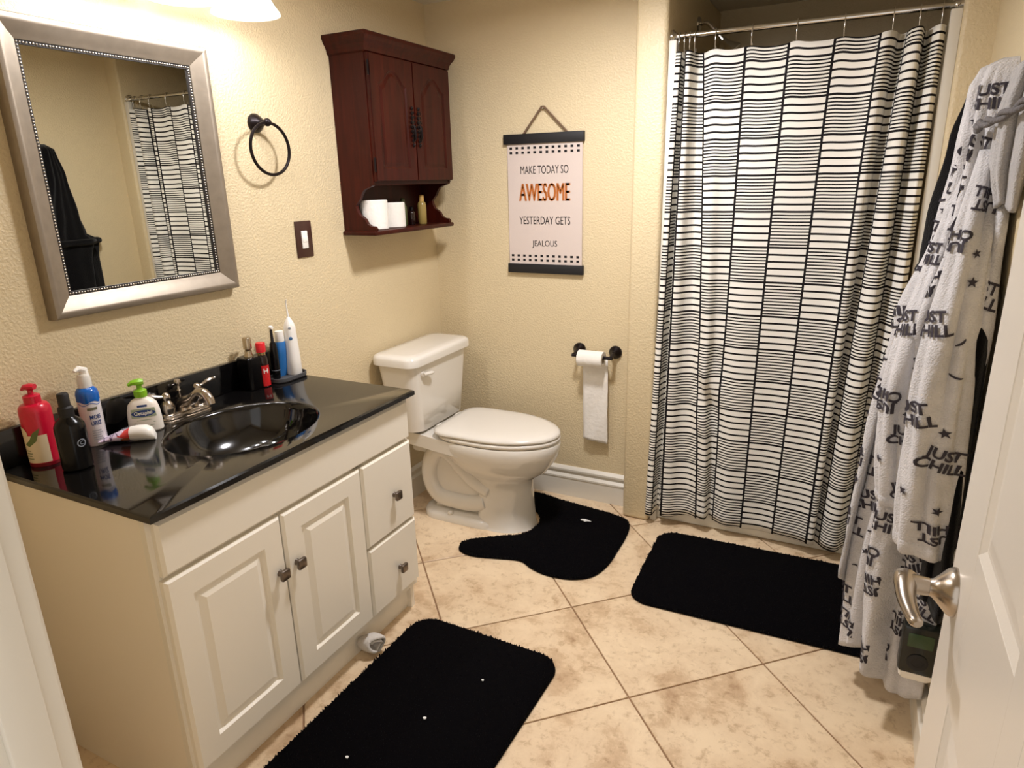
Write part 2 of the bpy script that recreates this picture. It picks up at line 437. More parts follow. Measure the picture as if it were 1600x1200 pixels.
def slab(y0, y1, z0, z1, bev=.007):
    """front panel with chamfered edges, front face at FX"""
    r = [[(.527, y0, z0), (.527, y1, z0), (.527, y1, z1), (.527, y0, z1)], [(FX - bev, y0, z0), (FX - bev, y1, z0), (FX - bev, y1, z1), (FX - bev, y0, z1)],
         [(FX, y0 + bev, z0 + bev), (FX, y1 - bev, z0 + bev), (FX, y1 - bev, z1 - bev), (FX, y0 + bev, z1 - bev)]]
    return MB().loft(r)
slab(V0 + .012, V1 - .006, .657, .787).build('false_front', VANW, van, smooth=0)
def knob_mesh():
    m = MB().lathe([(.009, 0), (.007, .006), (.006, .014)], (0, 0, 0), 'x', 12)
    q = MB().box(.013, .025, -.0145, .0145, -.0145, .0145, bev=.004)
    m.add(q.v, q.f); return m
knob0 = None
def knob(parent, y, z):
    global knob0
    if knob0 is None:
        m = knob_mesh(); m.v = [v + Vector((FX, y, z)) for v in m.v]
        knob0 = m.build('knob', PEWT, parent, origin=(FX, y, z)); return knob0
    return inst(knob0, parent, (FX, y, z))
def vdoor(y0, y1, ky):
    z0, z1 = .128, .648
    # frame with a recessed moulding, then the raised field
    def rc(i, x): return [(x, y0 + i, z0 + i), (x, y1 - i, z0 + i), (x, y1 - i, z1 - i), (x, y0 + i, z1 - i)]
    d = MB().loft([rc(0, .527), rc(0, FX - .007), rc(.007, FX), rc(.062, FX), rc(.068, FX - .0085), rc(.080, FX - .0085)]).build('door', VANW, van, smooth=0)
    MB().loft([rc(.074, FX - .0085), rc(.092, FX - .001), rc(.098, FX - .001)], cap0=False).build('raised_panel', VANW, d, smooth=0)
    knob(d, ky, .495)
vdoor(V0 + .008, -1.6345, -1.66); vdoor(-1.630, -1.3145, -1.60)
for z0, z1, kz in ((.372, .648, .497), (.128, .364, .232)):
    d = slab(-1.3095, V1 - .006, z0, z1).build('drawer', VANW, van, smooth=0); knob(d, -1.165, kz)

# black top with integral oval bowl
SC, SA, SB = Vector((.318, -1.512)), .180, .212     # bowl centre, half axes in x and y
TZ = .819; tx0, tx1, ty0, ty1 = .001, .566, -1.984, -1.043
N = 96; angs = []
for k in range(N): angs.append(2 * pi * k / N)
def rectpt(a, x0, x1, y0, y1):
    dx, dy = cos(a) * SA, sin(a) * SB; t = 1e9
    if dx > 1e-9: t = min(t, (x1 - SC.x) / dx)
    if dx < -1e-9: t = min(t, (x0 - SC.x) / dx)
    if dy > 1e-9: t = min(t, (y1 - SC.y) / dy)
    if dy < -1e-9: t = min(t, (y0 - SC.y) / dy)
    return SC.x + dx * t, SC.y + dy * t
# make the corners exact
for cxy in ((tx0, ty0), (tx1, ty0), (tx1, ty1), (tx0, ty1)):
    a = atan2((cxy[1] - SC.y) / SB, (cxy[0] - SC.x) / SA) % (2 * pi)
    i = min(range(N), key=lambda k: abs(angs[k] - a)); angs[i] = a
def rr(off, z):
    return [(*rectpt(a, tx0 + off * 0, tx1 - off, ty0 + off, ty1 - off), z) for a in angs]
def el(s, z): return [(SC.x + SA * s * cos(a), SC.y + SB * s * sin(a), z) for a in angs]
rings = [rr(.004, TZ - .020), rr(0, TZ - .017), rr(0, TZ - .004), rr(.004, TZ)]
rings += [el(1.05, TZ), el(1.02, TZ - .0015), el(1.0, TZ - .006)]
for s_, d in ((.97, .022), (.93, .045), (.86, .075), (.75, .102), (.58, .122), (.38, .132), (.16, .137), (.11, .139)): rings.append(el(s_, TZ - d))
top = MB().loft(rings, cap0=False, cap1=True).build('sink_countertop', GRAN, None, smooth=40, fixn=False)
tag(top, 'glossy black vanity top with integral oval sink bowl', 'countertop')
MB().box(.001, .021, ty0, ty1, TZ, .914, bev=.003).build('backsplash', GRAN, top)
MB().lathe([(.022, 0), (.022, .003), (.016, .005), (.0, .006)], (SC.x, SC.y, TZ - .1385), seg=20).build('drain', CHROME, top)

# faucet
FY = -1.520; FXc = .086
fa = thing('faucet', 'brushed nickel two-handle faucet behind the sink', 'faucet', (FXc, FY, TZ))
def stadium(cx, cy, r, hl, z, n=10):
    return [(cx + r * cos(a), cy + hl + r * sin(a), z) for a in [pi * k / n for k in range(n + 1)]] + [(cx + r * cos(a), cy - hl + r * sin(a), z) for a in [pi + pi * k / n for k in range(n + 1)]]
MB().loft([stadium(FXc, FY, r, .052, TZ + z) for r, z in ((.031, 0), (.031, .006), (.027, .008), (.0275, .012), (.023, .014), (.022, .019), (.019, .021))]).build('base_plate', NICK, fa)
sp = crom([(FXc, FY, TZ + .018), (FXc - .002, FY, TZ + .034), (FXc + .012, FY, TZ + .046), (FXc + .042, FY, TZ + .058), (FXc + .070, FY, TZ + .078), (FXc + .094, FY, TZ + .082), (FXc + .112, FY, TZ + .068), (FXc + .117, FY, TZ + .052)], 6)
MB().tube(sp, [.023 - .010 * min(1, k / (len(sp) * .62)) for k in range(len(sp))], 16).build('spout', NICK, fa)
lr = MB().lathe([(.004, .03), (.004, .075), (.006, .078), (.004, .081), (.004, .092), (.0085, .096), (.010, .102), (.0075, .109), (.002, .111)], (FXc - .012, FY, TZ), seg=14)
lr.build('lift_rod', NICK, fa)
for s_ in (-1, 1):
    hy = FY + s_ * .052
    h = MB().lathe([(.021, .018), (.021, .022), (.017, .025), (.0195, .036), (.020, .043), (.014, .056), (.0095, .062), (.0115, .068), (.0125, .074), (.009, .082), (.003, .086)], (FXc, hy, TZ), seg=18).build('handle', NICK, fa)
    lv = crom([(FXc, hy, TZ + .074), (FXc + .001 - (s_ < 0) * .008, hy + s_ * .020, TZ + .077), (FXc + .003 - (s_ < 0) * .020, hy + s_ * .040, TZ + .084), (FXc + .004 - (s_ < 0) * .032, hy + s_ * .058, TZ + .086), (FXc + .005 - (s_ < 0) * .036, hy + s_ * .064, TZ + .088)], 5)
    n_ = len(lv); MB().tube(lv, [.0036 + .0032 * sin(pi * min(1, k / (n_ - 1) * 1.1)) ** 2 for k in range(n_)], 10).build('lever', NICK, h)

# ------------------------------------------------------------------ things on the vanity top
Z = TZ + .0006
def pump_head(mb, c, z, d, ln=.03, r=.006):
    """nozzle: stem, cap and a beak pointing along direction d"""
    mb.lathe([(r * .8, 0), (r * .8, .016)], (c[0], c[1], z), seg=12)
    p0 = Vector((c[0], c[1], z + .021)); dv = Vector((cos(d), sin(d), 0))
    mb.tube([p0 - dv * .012, p0, p0 + dv * ln * .6, p0 + dv * ln - Vector((0, 0, .006))], [r * 1.3, r * 1.7, r * 1.25, r * .7], 10, flat=.7)
# red pump bottle
c = (.062, -1.898); r = .034
t = thing('pump_bottle', 'raspberry red pump bottle with cream label on black vanity top', 'bottle', (*c, Z))
bt = MB().lathe([(r - .003, 0), (r, .004), (r, .134), (r * .96, .144), (r * .82, .151), (.017, .155)], (*c, Z), seg=32).build('body', REDP, t)
lb = cyl_patch(MB(), c, r, radians(-108), radians(-6), Z + .010, Z + .080, 20)
lb.build('label', CREAM, bt, fixn=False)
lf = MB(); cyl_shape(lf, c, r, radians(-62), Z, *fine(([(-.018, .058), (-.008, .052), (.010, .066), (.022, .098), (.006, .088), (-.004, .070)], [(0, 1, 2, 3, 4, 5)]), 4, .005), e=.0014); lf.build('leaf_print', LEAF, bt, fixn=False)
lb2 = MB(); cyl_shape(lb2, c, r, radians(-90), Z, *fine(([(-.012, .079), (.010, .079), (.009, .090), (.002, .099), (-.012, .103)], [(0, 1, 2, 3, 4)]), 4, .005), e=.001); lb2.build('label', CREAM, bt, fixn=False)
tx = MB()
for q in range(4): cyl_shape(tx, c, r, radians(-78), Z + .020 + q * .007, [(-.012, 0), (.006 - .003 * (q % 2), 0), (.006 - .003 * (q % 2), .002), (-.012, .002)], [(0, 1, 2, 3)], e=.0014)
tx.build('fine_print', LEAF, bt, fixn=False)
pm = MB().lathe([(.0185, .153), (.0185, .172), (.012, .176)], (*c, Z), seg=20); pump_head(pm, c, Z + .172, radians(215), .018, .0075); pm.build('pump', REDP, t)
MB().lathe([(r + .0006, .0), (r + .0006, .008)], (*c, Z), seg=32, cap0=False, cap1=False).build('base_band', REDD, t)
# black bottle
c = (.170, -1.886); r = .033
t = thing('toiletry_bottle', 'black bottle with narrow cap between red and white bottles', 'bottle', (*c, Z))
bt = MB().lathe([(r - .003, 0), (r, .004), (r, .098), (r * .97, .108), (r * .80, .120), (r * .52, .128), (.0155, .131)], (*c, Z), seg=28).build('body', BLK, t)
MB().lathe([(.016, .130), (.0165, .152), (.0125, .156), (.0125, .184), (.0105, .187)], (*c, Z), seg=18).build('cap', BLKM, t)
rg = MB(); n_ = 20
pts = [((.010 if k % 2 else .0075) * cos(2 * pi * (k // 2) / n_), (.010 if k % 2 else .0075) * sin(2 * pi * (k // 2) / n_)) for k in range(2 * n_)]
cyl_shape(rg, c, r, radians(2), Z + .068, pts, [(2 * k, 2 * k + 1, (2 * k + 3) % (2 * n_), (2 * k + 2) % (2 * n_)) for k in range(n_)], e=.0012)
v2, f2 = text2d('C', .01, .012); cyl_shape(rg, c, r, radians(2), Z + .064, v2, f2, e=.0012)
rg.build('ring_emblem', GREYBTN, bt, fixn=False)
# shaving gel can
c = (.058, -1.768); r = .0262
t = thing('spray_can', 'white and blue gel can with clear nozzle cap by the backsplash', 'can', (*c, Z))
bt = MB().lathe([(r - .002, 0), (r, .003), (r, .122)], (*c, Z), seg=28).build('body', WCAN, t)
MB().lathe([(r + .0004, .121), (r + .0004, .138), (r * .93, .147), (r * .72, .154), (.014, .156)], (*c, Z), seg=28).build('shoulder', BLUEP, t)
wv = MB()
for q, zz in ((0, .119), (1, .113)):
    pp = []; kk = 26
    for k in range(kk + 1):
        x = (k / kk - .5) * .058; pp += [(x, .003 * sin(x * 190 + q)), (x, .003 * sin(x * 190 + q) + (.006 if q == 0 else .0018))]
    cyl_shape(wv, c, r, radians(-26), Z + zz, pp, [(2 * k, 2 * k + 2, 2 * k + 3, 2 * k + 1) for k in range(kk)], e=.0009)
wv.build('wave_print', BLUEP, bt, fixn=False)
lg = MB(); cyl_shape(lg, c, r, radians(-20), Z + .098, [(-.011, 0), (.012, 0), (.012, .007), (-.011, .007)], [(0, 1, 2, 3)]); lg.build('label', mat('olive_print', (110, 108, 84), .5), bt, fixn=False)
lt = MB()
for q, s_ in enumerate(('MOIS', 'URIZ')):
    v2, f2 = text2d(s_, .02, .0155); cyl_shape(lt, c, r, radians(-12), Z + .074 - q * .016, [(x * .72, y) for x, y in v2], f2)
lt.build('lettering', BLUEINK, bt, fixn=False)
ft = MB()
for q in range(5): cyl_shape(ft, c, r, radians(-12), Z + .018 + q * .006, [(-.013, 0), (.011 - .003 * (q % 3), 0), (.011 - .003 * (q % 3), .0014), (-.013, .0014)], [(0, 1, 2, 3)])
ft.build('fine_print', GREYBTN, bt, fixn=False)
cp = MB().lathe([(.0145, .155), (.0145, .176), (.013, .190)], (*c, Z), seg=18)
cp.tube([(c[0], c[1] + .004, Z + .180), (c[0], c[1] + .003, Z + .200), (c[0], c[1] - .008, Z + .206), (c[0] + .004, c[1] - .022, Z + .202)], [.011, .011, .008, .004], 10)
cp.build('nozzle_cap', WPLAS, t)
MB().lathe([(.017, .156), (.017, .176), (.0155, .186)], (*c, Z), seg=18, cap0=False, cap1=False).build('clear_collar', CLEAR, t)
# lotion bottle, flattened, facing the camera
c = (.092, -1.648); ang = radians(-38)
t = thing('lotion_bottle', 'white lotion bottle with lime green pump left of faucet', 'bottle', (*c, Z))
Rm = Matrix.Translation((c[0], c[1], Z)) @ Matrix.Rotation(ang + pi / 2, 4, 'Z')      # local -y faces the camera
def ovalring(hx, hy, z, n=32, e=2.6):
    out = []
    for k in range(n):
        a = 2 * pi * k / n; ca, sa = cos(a), sin(a)
        out.append((hx * math.copysign(abs(ca) ** (2 / e), ca), hy * math.copysign(abs(sa) ** (2 / e), sa), z))
    return out
mb = MB().loft([ovalring(a, b_, z) for a, b_, z in ((.040, .020, 0), (.043, .023, .004), (.0425, .0235, .03), (.040, .023, .06), (.0355, .0215, .078), (.026, .018, .089), (.015, .0145, .094), (.0135, .0135, .099))]).xf(Rm)
bt = mb.build('body', WBOT, t)
def front(pts, faces, lift): # flat print laid over the bottle's front face
    return MB().add([(x, -.0236 - lift + .0012 * (abs(x) / .03) ** 4 * 3, y) for x, y in pts], faces).xf(Rm)
front([(-.030, .044), (-.01, .044), (.012, .044), (.031, .044), (.029, .069), (.012, .070), (-.01, .070), (-.029, .069)], [(0, 1, 6, 7), (1, 2, 5, 6), (2, 3, 4, 5)], .0006).build('label', GREYLAB, bt, fixn=False)
n_ = 28; eps = [(.029 * cos(2 * pi * k / n_), .0565 + .0095 * sin(2 * pi * k / n_)) for k in range(n_)]
front(eps + [(0, .0565)], [(k, (k + 1) % n_, n_) for k in range(n_)], .0011).build('emblem', BLUEINK, bt, fixn=False)
v2, f2 = text2d('Cetaphil', .012, .0145); front([(x * .92, y + .0525) for x, y in v2], f2, .0018).build('lettering', WPLAS, bt, fixn=False)
front([(-.012, .074), (.012, .074), (.012, .080), (-.012, .080)], [(0, 1, 2, 3)], .0004).build('label', BLUEINK, bt, fixn=False)
fp = MB()
for q, w in enumerate((.018, .026, .022)):
    m2 = front([(-w, .036 - q * .008), (w, .036 - q * .008), (w, .038 - q * .008), (-w, .038 - q * .008)], [(0, 1, 2, 3)], .0004); fp.add(m2.v, m2.f)
fp.build('fine_print', GREYLAB, bt, fixn=False)
pm = MB().lathe([(.0155, .098), (.0165, .102), (.0165, .116), (.0125, .119), (.0085, .120)], (*c, Z), seg=20); pump_head(pm, c, Z + .118, radians(-125), .026, .0085); pm.build('pump', LIME, t)
# squeeze tube lying on its side
p0, p1 = Vector((.078, -1.762, 0)), Vector((.165, -1.690, 0))
t = thing('squeeze_tube', 'lavender and white squeeze tube lying in front of lotion bottle', 'tube', (p0.x, p0.y, Z))
dr = (p1 - p0).normalized(); sd = Vector((-dr.y, dr.x, 0)); L = (p1 - p0).length
def tring(s_, w, h):
    return [p0 + dr * (s_ * L) + sd * (w * cos(2 * pi * k / 20)) + Vector((0, 0, Z + .0215 * min(1, h / .016 + .0) + h * sin(2 * pi * k / 20) + (0 if h >= .0215 else 0))) for k in range(20)]
def tr2(s_, w, h): return [p0 + dr * (s_ * L) + sd * (w * cos(2 * pi * k / 20)) + Vector((0, 0, Z + max(h, .003) + (1 - s_) * .006 + h * sin(2 * pi * k / 20))) for k in range(20)]
bt = MB().loft([tr2(-.12, .016, .001), tr2(0, .017, .004), tr2(.2, .018, .009), tr2(.4, .0195, .014), tr2(.62, .020, .018)]).build('body', LAV, t)
MB().loft([tr2(.60, .0206, .0186), tr2(.8, .0218, .0205), tr2(.95, .0215, .0205), tr2(1.06, .018, .017), tr2(1.12, .010, .010)]).build('cap', WPLAS, t)
def tsurf(s_, a, e=.0008):
    w = .017 + .003 * s_ / .62; h = .004 + .014 * s_ / .62
    return p0 + dr * (s_ * L) + sd * ((w + e) * cos(a)) + Vector((0, 0, Z + h + (1 - s_) * .006 + (h + e) * sin(a)))
A_ = lambda d: radians(d)
def tpatch(name, m, test, e):
    pr = MB(); ns, na = 40, 44
    P = lambda i, j: (.02 + .585 * i / ns, radians(70 + 150 * j / na))
    for i in range(ns):
        for j in range(na):
            sm, am = P(i + .5, j + .5)
            if test(sm, math.degrees(am)): pr.add([tsurf(*P(i, j), e), tsurf(*P(i + 1, j), e), tsurf(*P(i + 1, j + 1), e), tsurf(*P(i, j + 1), e)], [(0, 1, 2, 3)])
    pr.build(name, m, bt, fixn=False)
tpatch('coral_print', REDINK, lambda q, a: q > .34 + abs(a - 150) ** 1.5 * .0006 and a < 196, .0010)
tpatch('brown_print', BROWNINK, lambda q, a: q > .42 and a >= 188, .0012)
def strokes(q, a):
    for q0, q1, a0, a1, w in ((.05, .07, 110, 185, .02), (.05, .14, 108, 116, .05), (.05, .14, 180, 188, .05), (.18, .21, 105, 188, .02), (.24, .22, 105, 188, .02), (.29, .36, 100, 150, .018)):
        if a0 <= a <= a1:
            t_ = (a - a0) / (a1 - a0)
            if abs(q - (q0 + (q1 - q0) * t_)) < w / 2 + (.02 if a1 - a0 < 10 else 0): return True
    return False
tpatch('lettering', mat('plum_ink', (70, 44, 84), .5), strokes, .0014)
# soap dispenser
c = (.056, -1.238)
t = thing('soap_dispenser', 'black soap dispenser with satin metal pump by the backsplash', 'dispenser', (*c, Z))
MB().loft([rrect(*c, .031 - i_, .031 - i_, .012, Z + h) for i_, h in ((.002, 0), (0, .003), (0, .104), (.003, .108))]).build('body', BLK, t)
pm = MB().lathe([(.015, .107), (.015, .113), (.0115, .118), (.0115, .128), (.008, .131), (.0135, .134), (.0135, .168), (.0115, .171)], (*c, Z), seg=20)
pm.tube([(c[0], c[1], Z + .160), (c[0] - .012, c[1] + .012, Z + .160), (c[0] - .018, c[1] + .022, Z + .156)], [.006, .0055, .004], 10); pm.build('pump', STEELP, t)
# small red spray bottle
c = (.078, -1.205); r = .0175
t = thing('spray_bottle', 'small dark bottle with red cap and red label', 'bottle', (*c, Z))
bt = MB().lathe([(r - .002, 0), (r, .003), (r, .092), (r * .85, .104), (.0125, .109)], (*c, Z), seg=24).build('body', DKBOT, t)
lb = cyl_patch(MB(), c, r, radians(-125), radians(70), Z + .004, Z + .074, 22); lb.build('label', REDLAB, bt, fixn=False)
lt = MB(); v2, f2 = text2d('H', .02, .022); cyl_shape(lt, c, r, radians(-20), Z + .048, v2, f2, e=.0016); lt.build('emblem', WPLAS, bt, fixn=False)
MB().lathe([(.013, .108), (.013, .119)], (*c, Z), seg=20).build('collar', GOLD, t)
MB().lathe([(.0155, .118), (.0155, .146), (.0135, .149)], (*c, Z), seg=20).build('cap', REDCAP, t)
# tray
tc_ = (.078, -1.104)
t = thing('counter_tray', 'dark grey oval tray holding dental things on vanity top', 'tray', (*tc_, Z))
MB().loft([rrect(*tc_, .042 - i_, .072 - i_, .040 - i_, Z + h, 8) for i_, h in ((.003, 0), (0, .004), (0, .015), (.002, .016), (.004, .015), (.0055, .006))]).build('dish', TRAYM, t)
ZT = Z + .0062
# electric toothbrush
c = (.062, -1.137)
t = thing('electric_toothbrush', 'black electric toothbrush standing in the tray', 'toothbrush', (*c, ZT))
bt = MB().lathe([(.0125, 0), (.0135, .01), (.0140, .06), (.0135, .10), (.0105, .122), (.0075, .128)], (*c, ZT), seg=20).build('handle', BLK, t)
MB().lathe([(.0055, .127), (.0045, .16), (.004, .175)], (*c, ZT), seg=14).build('neck', BLKM, t)
hd = MB().lathe([(.0065, -.004), (.0070, .004), (.0055, .007)], (c[0], c[1], ZT + .178), 'x', 14).build('brush_head', WPLAS, t)
MB().lathe([(.0147, .030), (.0147, .032)], (*c, ZT), seg=20, cap0=False, cap1=False).build('ring', GREYBTN, bt)
# toothpaste tube
c = (.058, -1.100)
t = thing('toothpaste_tube', 'blue toothpaste tube with white cap standing in the tray', 'tube', (*c, ZT))
MB().loft([[(c[0] + .017 * s_ * cos(2 * pi * k / 20), c[1] + w * sin(2 * pi * k / 20), ZT + z) for k in range(20)] for s_, w, z in ((.15, .021, 0), (.6, .0205, .03), (.9, .019, .08), (1, .0175, .118), (.8, .014, .124))]).build('body', TPBLUE, t)
MB().lathe([(.0150, .122), (.0160, .126), (.0145, .150), (.0140, .158)], (*c, ZT), seg=18).build('cap', WPLAS, t)
# water flosser
c = (.075, -1.066)
t = thing('water_flosser', 'white cordless water flosser standing tall in the tray', 'flosser', (*c, ZT))
bt = MB().loft([rrect(c[0] + .0 - .0, c[1], a, b_, min(a, b_) * .8, ZT + z, 6) for a, b_, z in ((.022, .0225, 0), (.0235, .024, .004), (.0225, .023, .06), (.020, .0205, .12), (.0185, .019, .150), (.018, .0185, .168), (.0145, .0145, .182), (.0085, .0085, .194), (.004, .004, .202))]).build('body', WPLAS, t)
MB().tube([(c[0], c[1], ZT + .20), (c[0] - .001, c[1] - .001, ZT + .235), (c[0] - .001, c[1] - .002, ZT + .252), (c[0] + .004, c[1] - .003, ZT + .262)], [.0036, .0024, .0020, .0016], 10).build('jet_tip', WPLAS, t)
da = radians(-45)
for zz, rr_, mm, off in ((.130, .0065, BLUEBTN, .0195), (.166, .0048, GREYBTN, .0178)):
    q = MB().lathe([(rr_, 0), (rr_ * .9, .0025), (rr_ * .5, .003)], (0, 0, 0), 'x', 16).xf(Matrix.Translation((c[0] + cos(da) * off, c[1] + sin(da) * off, ZT + zz)) @ Matrix.Rotation(da, 4, 'Z'))
    q.build('button', mm, bt)

# ------------------------------------------------------------------ mirror
my0, my1, mz0, mz1 = -1.789, -1.2125, 1.149, 1.850; FWd = .060
mr = thing('wall_mirror', 'wall mirror with wide champagne silver frame and beaded inner edge', 'mirror', (0, (my0 + my1) / 2, mz0))
prof = [(0, .0), (0, .026), (.004, .034), (.012, .036), (.020, .033), (.040, .022), (.050, .018), (.054, .016), (.0545, .010)]   # inward distance, height off the wall
co = [(my0, mz0, 1, 1), (my1, mz0, -1, 1), (my1, mz1, -1, -1), (my0, mz1, 1, -1)]
for k in range(4):
    a, b_ = co[k], co[(k + 1) % 4]
    MB().loft([[(h, q[0] + q[2] * d, q[1] + q[3] * d) for d, h in prof] for q in (a, b_)]).build('frame_side', SILV, mr, smooth=40)
il = MB()
for k in range(4):
    a, b_ = co[k], co[(k + 1) % 4]
    il.loft([[(h, q[0] + q[2] * d, q[1] + q[3] * d) for d, h in ((.0545, .002), (.0545, .0125), (.0635, .0125), (.0635, .002))] for q in (a, b_)])
il.build('inner_lip', DARKIN, mr, smooth=0)
bdm = MB(); iy0, iy1, iz0, iz1 = my0 + .059, my1 - .059, mz0 + .059, mz1 - .059
def bead(y, z):
    bdm.sphere((.0132, y, z), .0030, 6, 4)
ny, nz = int((iy1 - iy0) / .0075), int((iz1 - iz0) / .0075)
for k in range(ny + 1):
    for z in (iz0, iz1): bead(iy0 + (iy1 - iy0) * k / ny, z)
for k in range(1, nz):
    for y in (iy0, iy1): bead(y, iz0 + (iz1 - iz0) * k / nz)
bo = bdm.build('bead_trim', BEADM, mr, smooth=180); bo['kind'] = 'stuff'
MB().box(.001, .008, my0 + .05, my1 - .05, mz0 + .05, mz1 - .05).build('glass', MIRR, mr, smooth=0)

# ------------------------------------------------------------------ vanity light
LY = [-1.180, -1.386, -1.592]; LX = .172; LZ = 1.926
vl = thing('vanity_light', 'row of lit bell glass shades above the mirror', 'light fixture', (0, -1.386, 2.06))
MB().box(.0, .022, LY[-1] - .06, LY[0] + .06, 2.055, 2.135, bev=.008).build('backplate', NICK, vl)
for y in LY:
    MB().tube(crom([(.02, y, 2.095), (.09, y, 2.105), (.15, y, 2.098), (LX, y, 2.07)], 5), .007, 10).build('arm', NICK, vl)
    MB().lathe([(.020, .148), (.024, .118), (.022, .112)], (LX, y, LZ), seg=20).build('socket_cup', NICK, vl)
    pr_ = [(.094, 0), (.093, .004), (.080, .022), (.068, .045), (.055, .072), (.045, .098), (.034, .116), (.022, .122)]
    sh = MB().lathe(pr_ + [(r_ - .0035, h_ + .0015) for r_, h_ in reversed(pr_)] , (LX, y, LZ), seg=40, cap0=False, cap1=False).build('shade', LGLASS, vl, smooth=180)
    MB().sphere((LX, y, LZ + .062), .024, 16, 10, sz=1.2).build('bulb', BULB, vl, smooth=180)
    ld = bpy.data.lights.new('bulb_light', 'POINT'); ld.energy = VANITY_BULB_W; ld.color = LAMP_COL; ld.shadow_soft_size = .03
    lo = bpy.data.objects.new('bulb_light', ld); COL.objects.link(lo); lo.parent = vl; lo.location = Vector((LX, y, LZ + .024)) - vl.location
# ceiling light
CLX, CLY = 1.0, -.85
cl = thing('ceiling_light', 'round lit ceiling light above the bath mats', 'light fixture', (CLX, CLY, CH))
MB().lathe([(.15, 0), (.15, -.018), (.142, -.022)], (CLX, CLY, CH), seg=40).build('rim', NICK, cl)
MB().lathe([(.138, -.022), (.125, -.04), (.09, -.055), (.04, -.064), (.005, -.066)], (CLX, CLY, CH), seg=40).build('diffuser', DOME, cl)
ld = bpy.data.lights.new('ceiling_lamp', 'AREA'); ld.shape = 'DISK'; ld.size = .2; ld.energy = CEILING_W; ld.color = LAMP_COL
lo = bpy.data.objects.new('ceiling_lamp', ld); COL.objects.link(lo); lo.parent = cl; lo.location = (0, 0, -.075)

# ------------------------------------------------------------------ towel ring, switch
tr = thing('towel_ring', 'dark bronze towel ring on the wall right of mirror', 'towel ring', (0, -1.035, 1.66))
MB().lathe([(.030, 0), (.030, .006), (.026, .014), (.016, .028), (.010, .038), (.009, .052)], (0, -1.035, 1.655), 'x', 24).build('base', ORB, tr)
MB().sphere((.056, -1.035, 1.655), .013, 14, 10).build('knuckle', ORB, tr)
MB().tube([(.056 , -1.035 + .082 * sin(2 * pi * k / 40), 1.574 + .080 * cos(2 * pi * k / 40)) for k in range(40)], .0052, 10, closed=True).build('ring', ORB, tr)
sw = thing('light_switch', 'white rocker switch in brown wall plate below towel ring', 'switch', (0, -.874, 1.21))
MB().box(.0, .006, -.914, -.834, 1.208, 1.336, bev=.002).build('plate', PLATE, sw)
MB().box(.0, .009, -.889, -.860, 1.240, 1.302, bev=.002).build('rocker', WPLAS, sw)
MB().box(.008, .0105, -.887, -.862, 1.262, 1.282, bev=.001).build('button', WPLAS, sw)

# ------------------------------------------------------------------ wall cabinet
ky0, ky1 = -.648, -.105; kx = .158
wc = thing('wall_cabinet', 'dark cherry wooden wall cabinet with arched doors above toilet', 'cabinet', (0, (ky0 + ky1) / 2, 1.27))
sc_pts = [(0.001, 1.285), (.152, 1.285), (.154, 1.292), (.146, 1.302), (.128, 1.304), (.114, 1.312), (.104, 1.330), (.092, 1.338), (.078, 1.346), (.070, 1.362), (.066, 1.378), (.078, 1.392), (.088, 1.402), (.096, 1.418), (.108, 1.434), (.124, 1.442), (.142, 1.446), (.154, 1.452), (kx, 1.46), (kx, 1.915), (0.001, 1.915)]
for y in (ky0, ky1 - .016):
    MB().prism([(x, y, z) for x, z in sc_pts], (0, .016, 0)).build('side_panel', WOOD, wc, smooth=0)
MB().box(.001, .010, ky0 + .016, ky1 - .016, 1.285, 1.915).build('back_panel', WOOD, wc, smooth=0)
MB().box(.010, kx - .002, ky0 + .016, ky1 - .016, 1.452, 1.468).build('cabinet_floor', WOOD, wc, smooth=0)
MB().box(.001, .160, ky0 - .012, ky1 + .012, 1.268, 1.285, bev=.005).build('shelf', WOOD, wc)
cr = [(.0, 1.905), (.008, 1.910), (.010, 1.922), (.016, 1.934), (.024, 1.944), (.027, 1.952), (.030, 1.957), (.030, 1.968), (.026, 1.971)]
MB().loft([[(.0, ky0 - o, z), (kx + .004 + o, ky0 - o, z), (kx + .004 + o, ky1 + o, z), (.0, ky1 + o, z)] for o, z in cr]).build('crown', WOOD, wc, smooth=0)
def arch(y0, y1, z0, z1, i, n=14):
    """outline of a door field with an ogee arched top"""
    y0 += i; y1 -= i; z0 += i; z1 -= i; w = (y1 - y0); zc = z1 - .050; out = [(y0, z0), (y1, z0), (y1, zc)]
    for k in range(1, 2 * n):
        t_ = k / (2 * n); s_ = abs(2 * t_ - 1)
        if s_ > .72: hgt = .010 * (1 - (s_ - .72) / .28)
        else: hgt = .010 + .040 * cos(s_ / .72 * pi / 2) ** .9
        out.append((y1 - w * t_, zc + hgt))
    out.append((y0, zc)); return out
handles = []
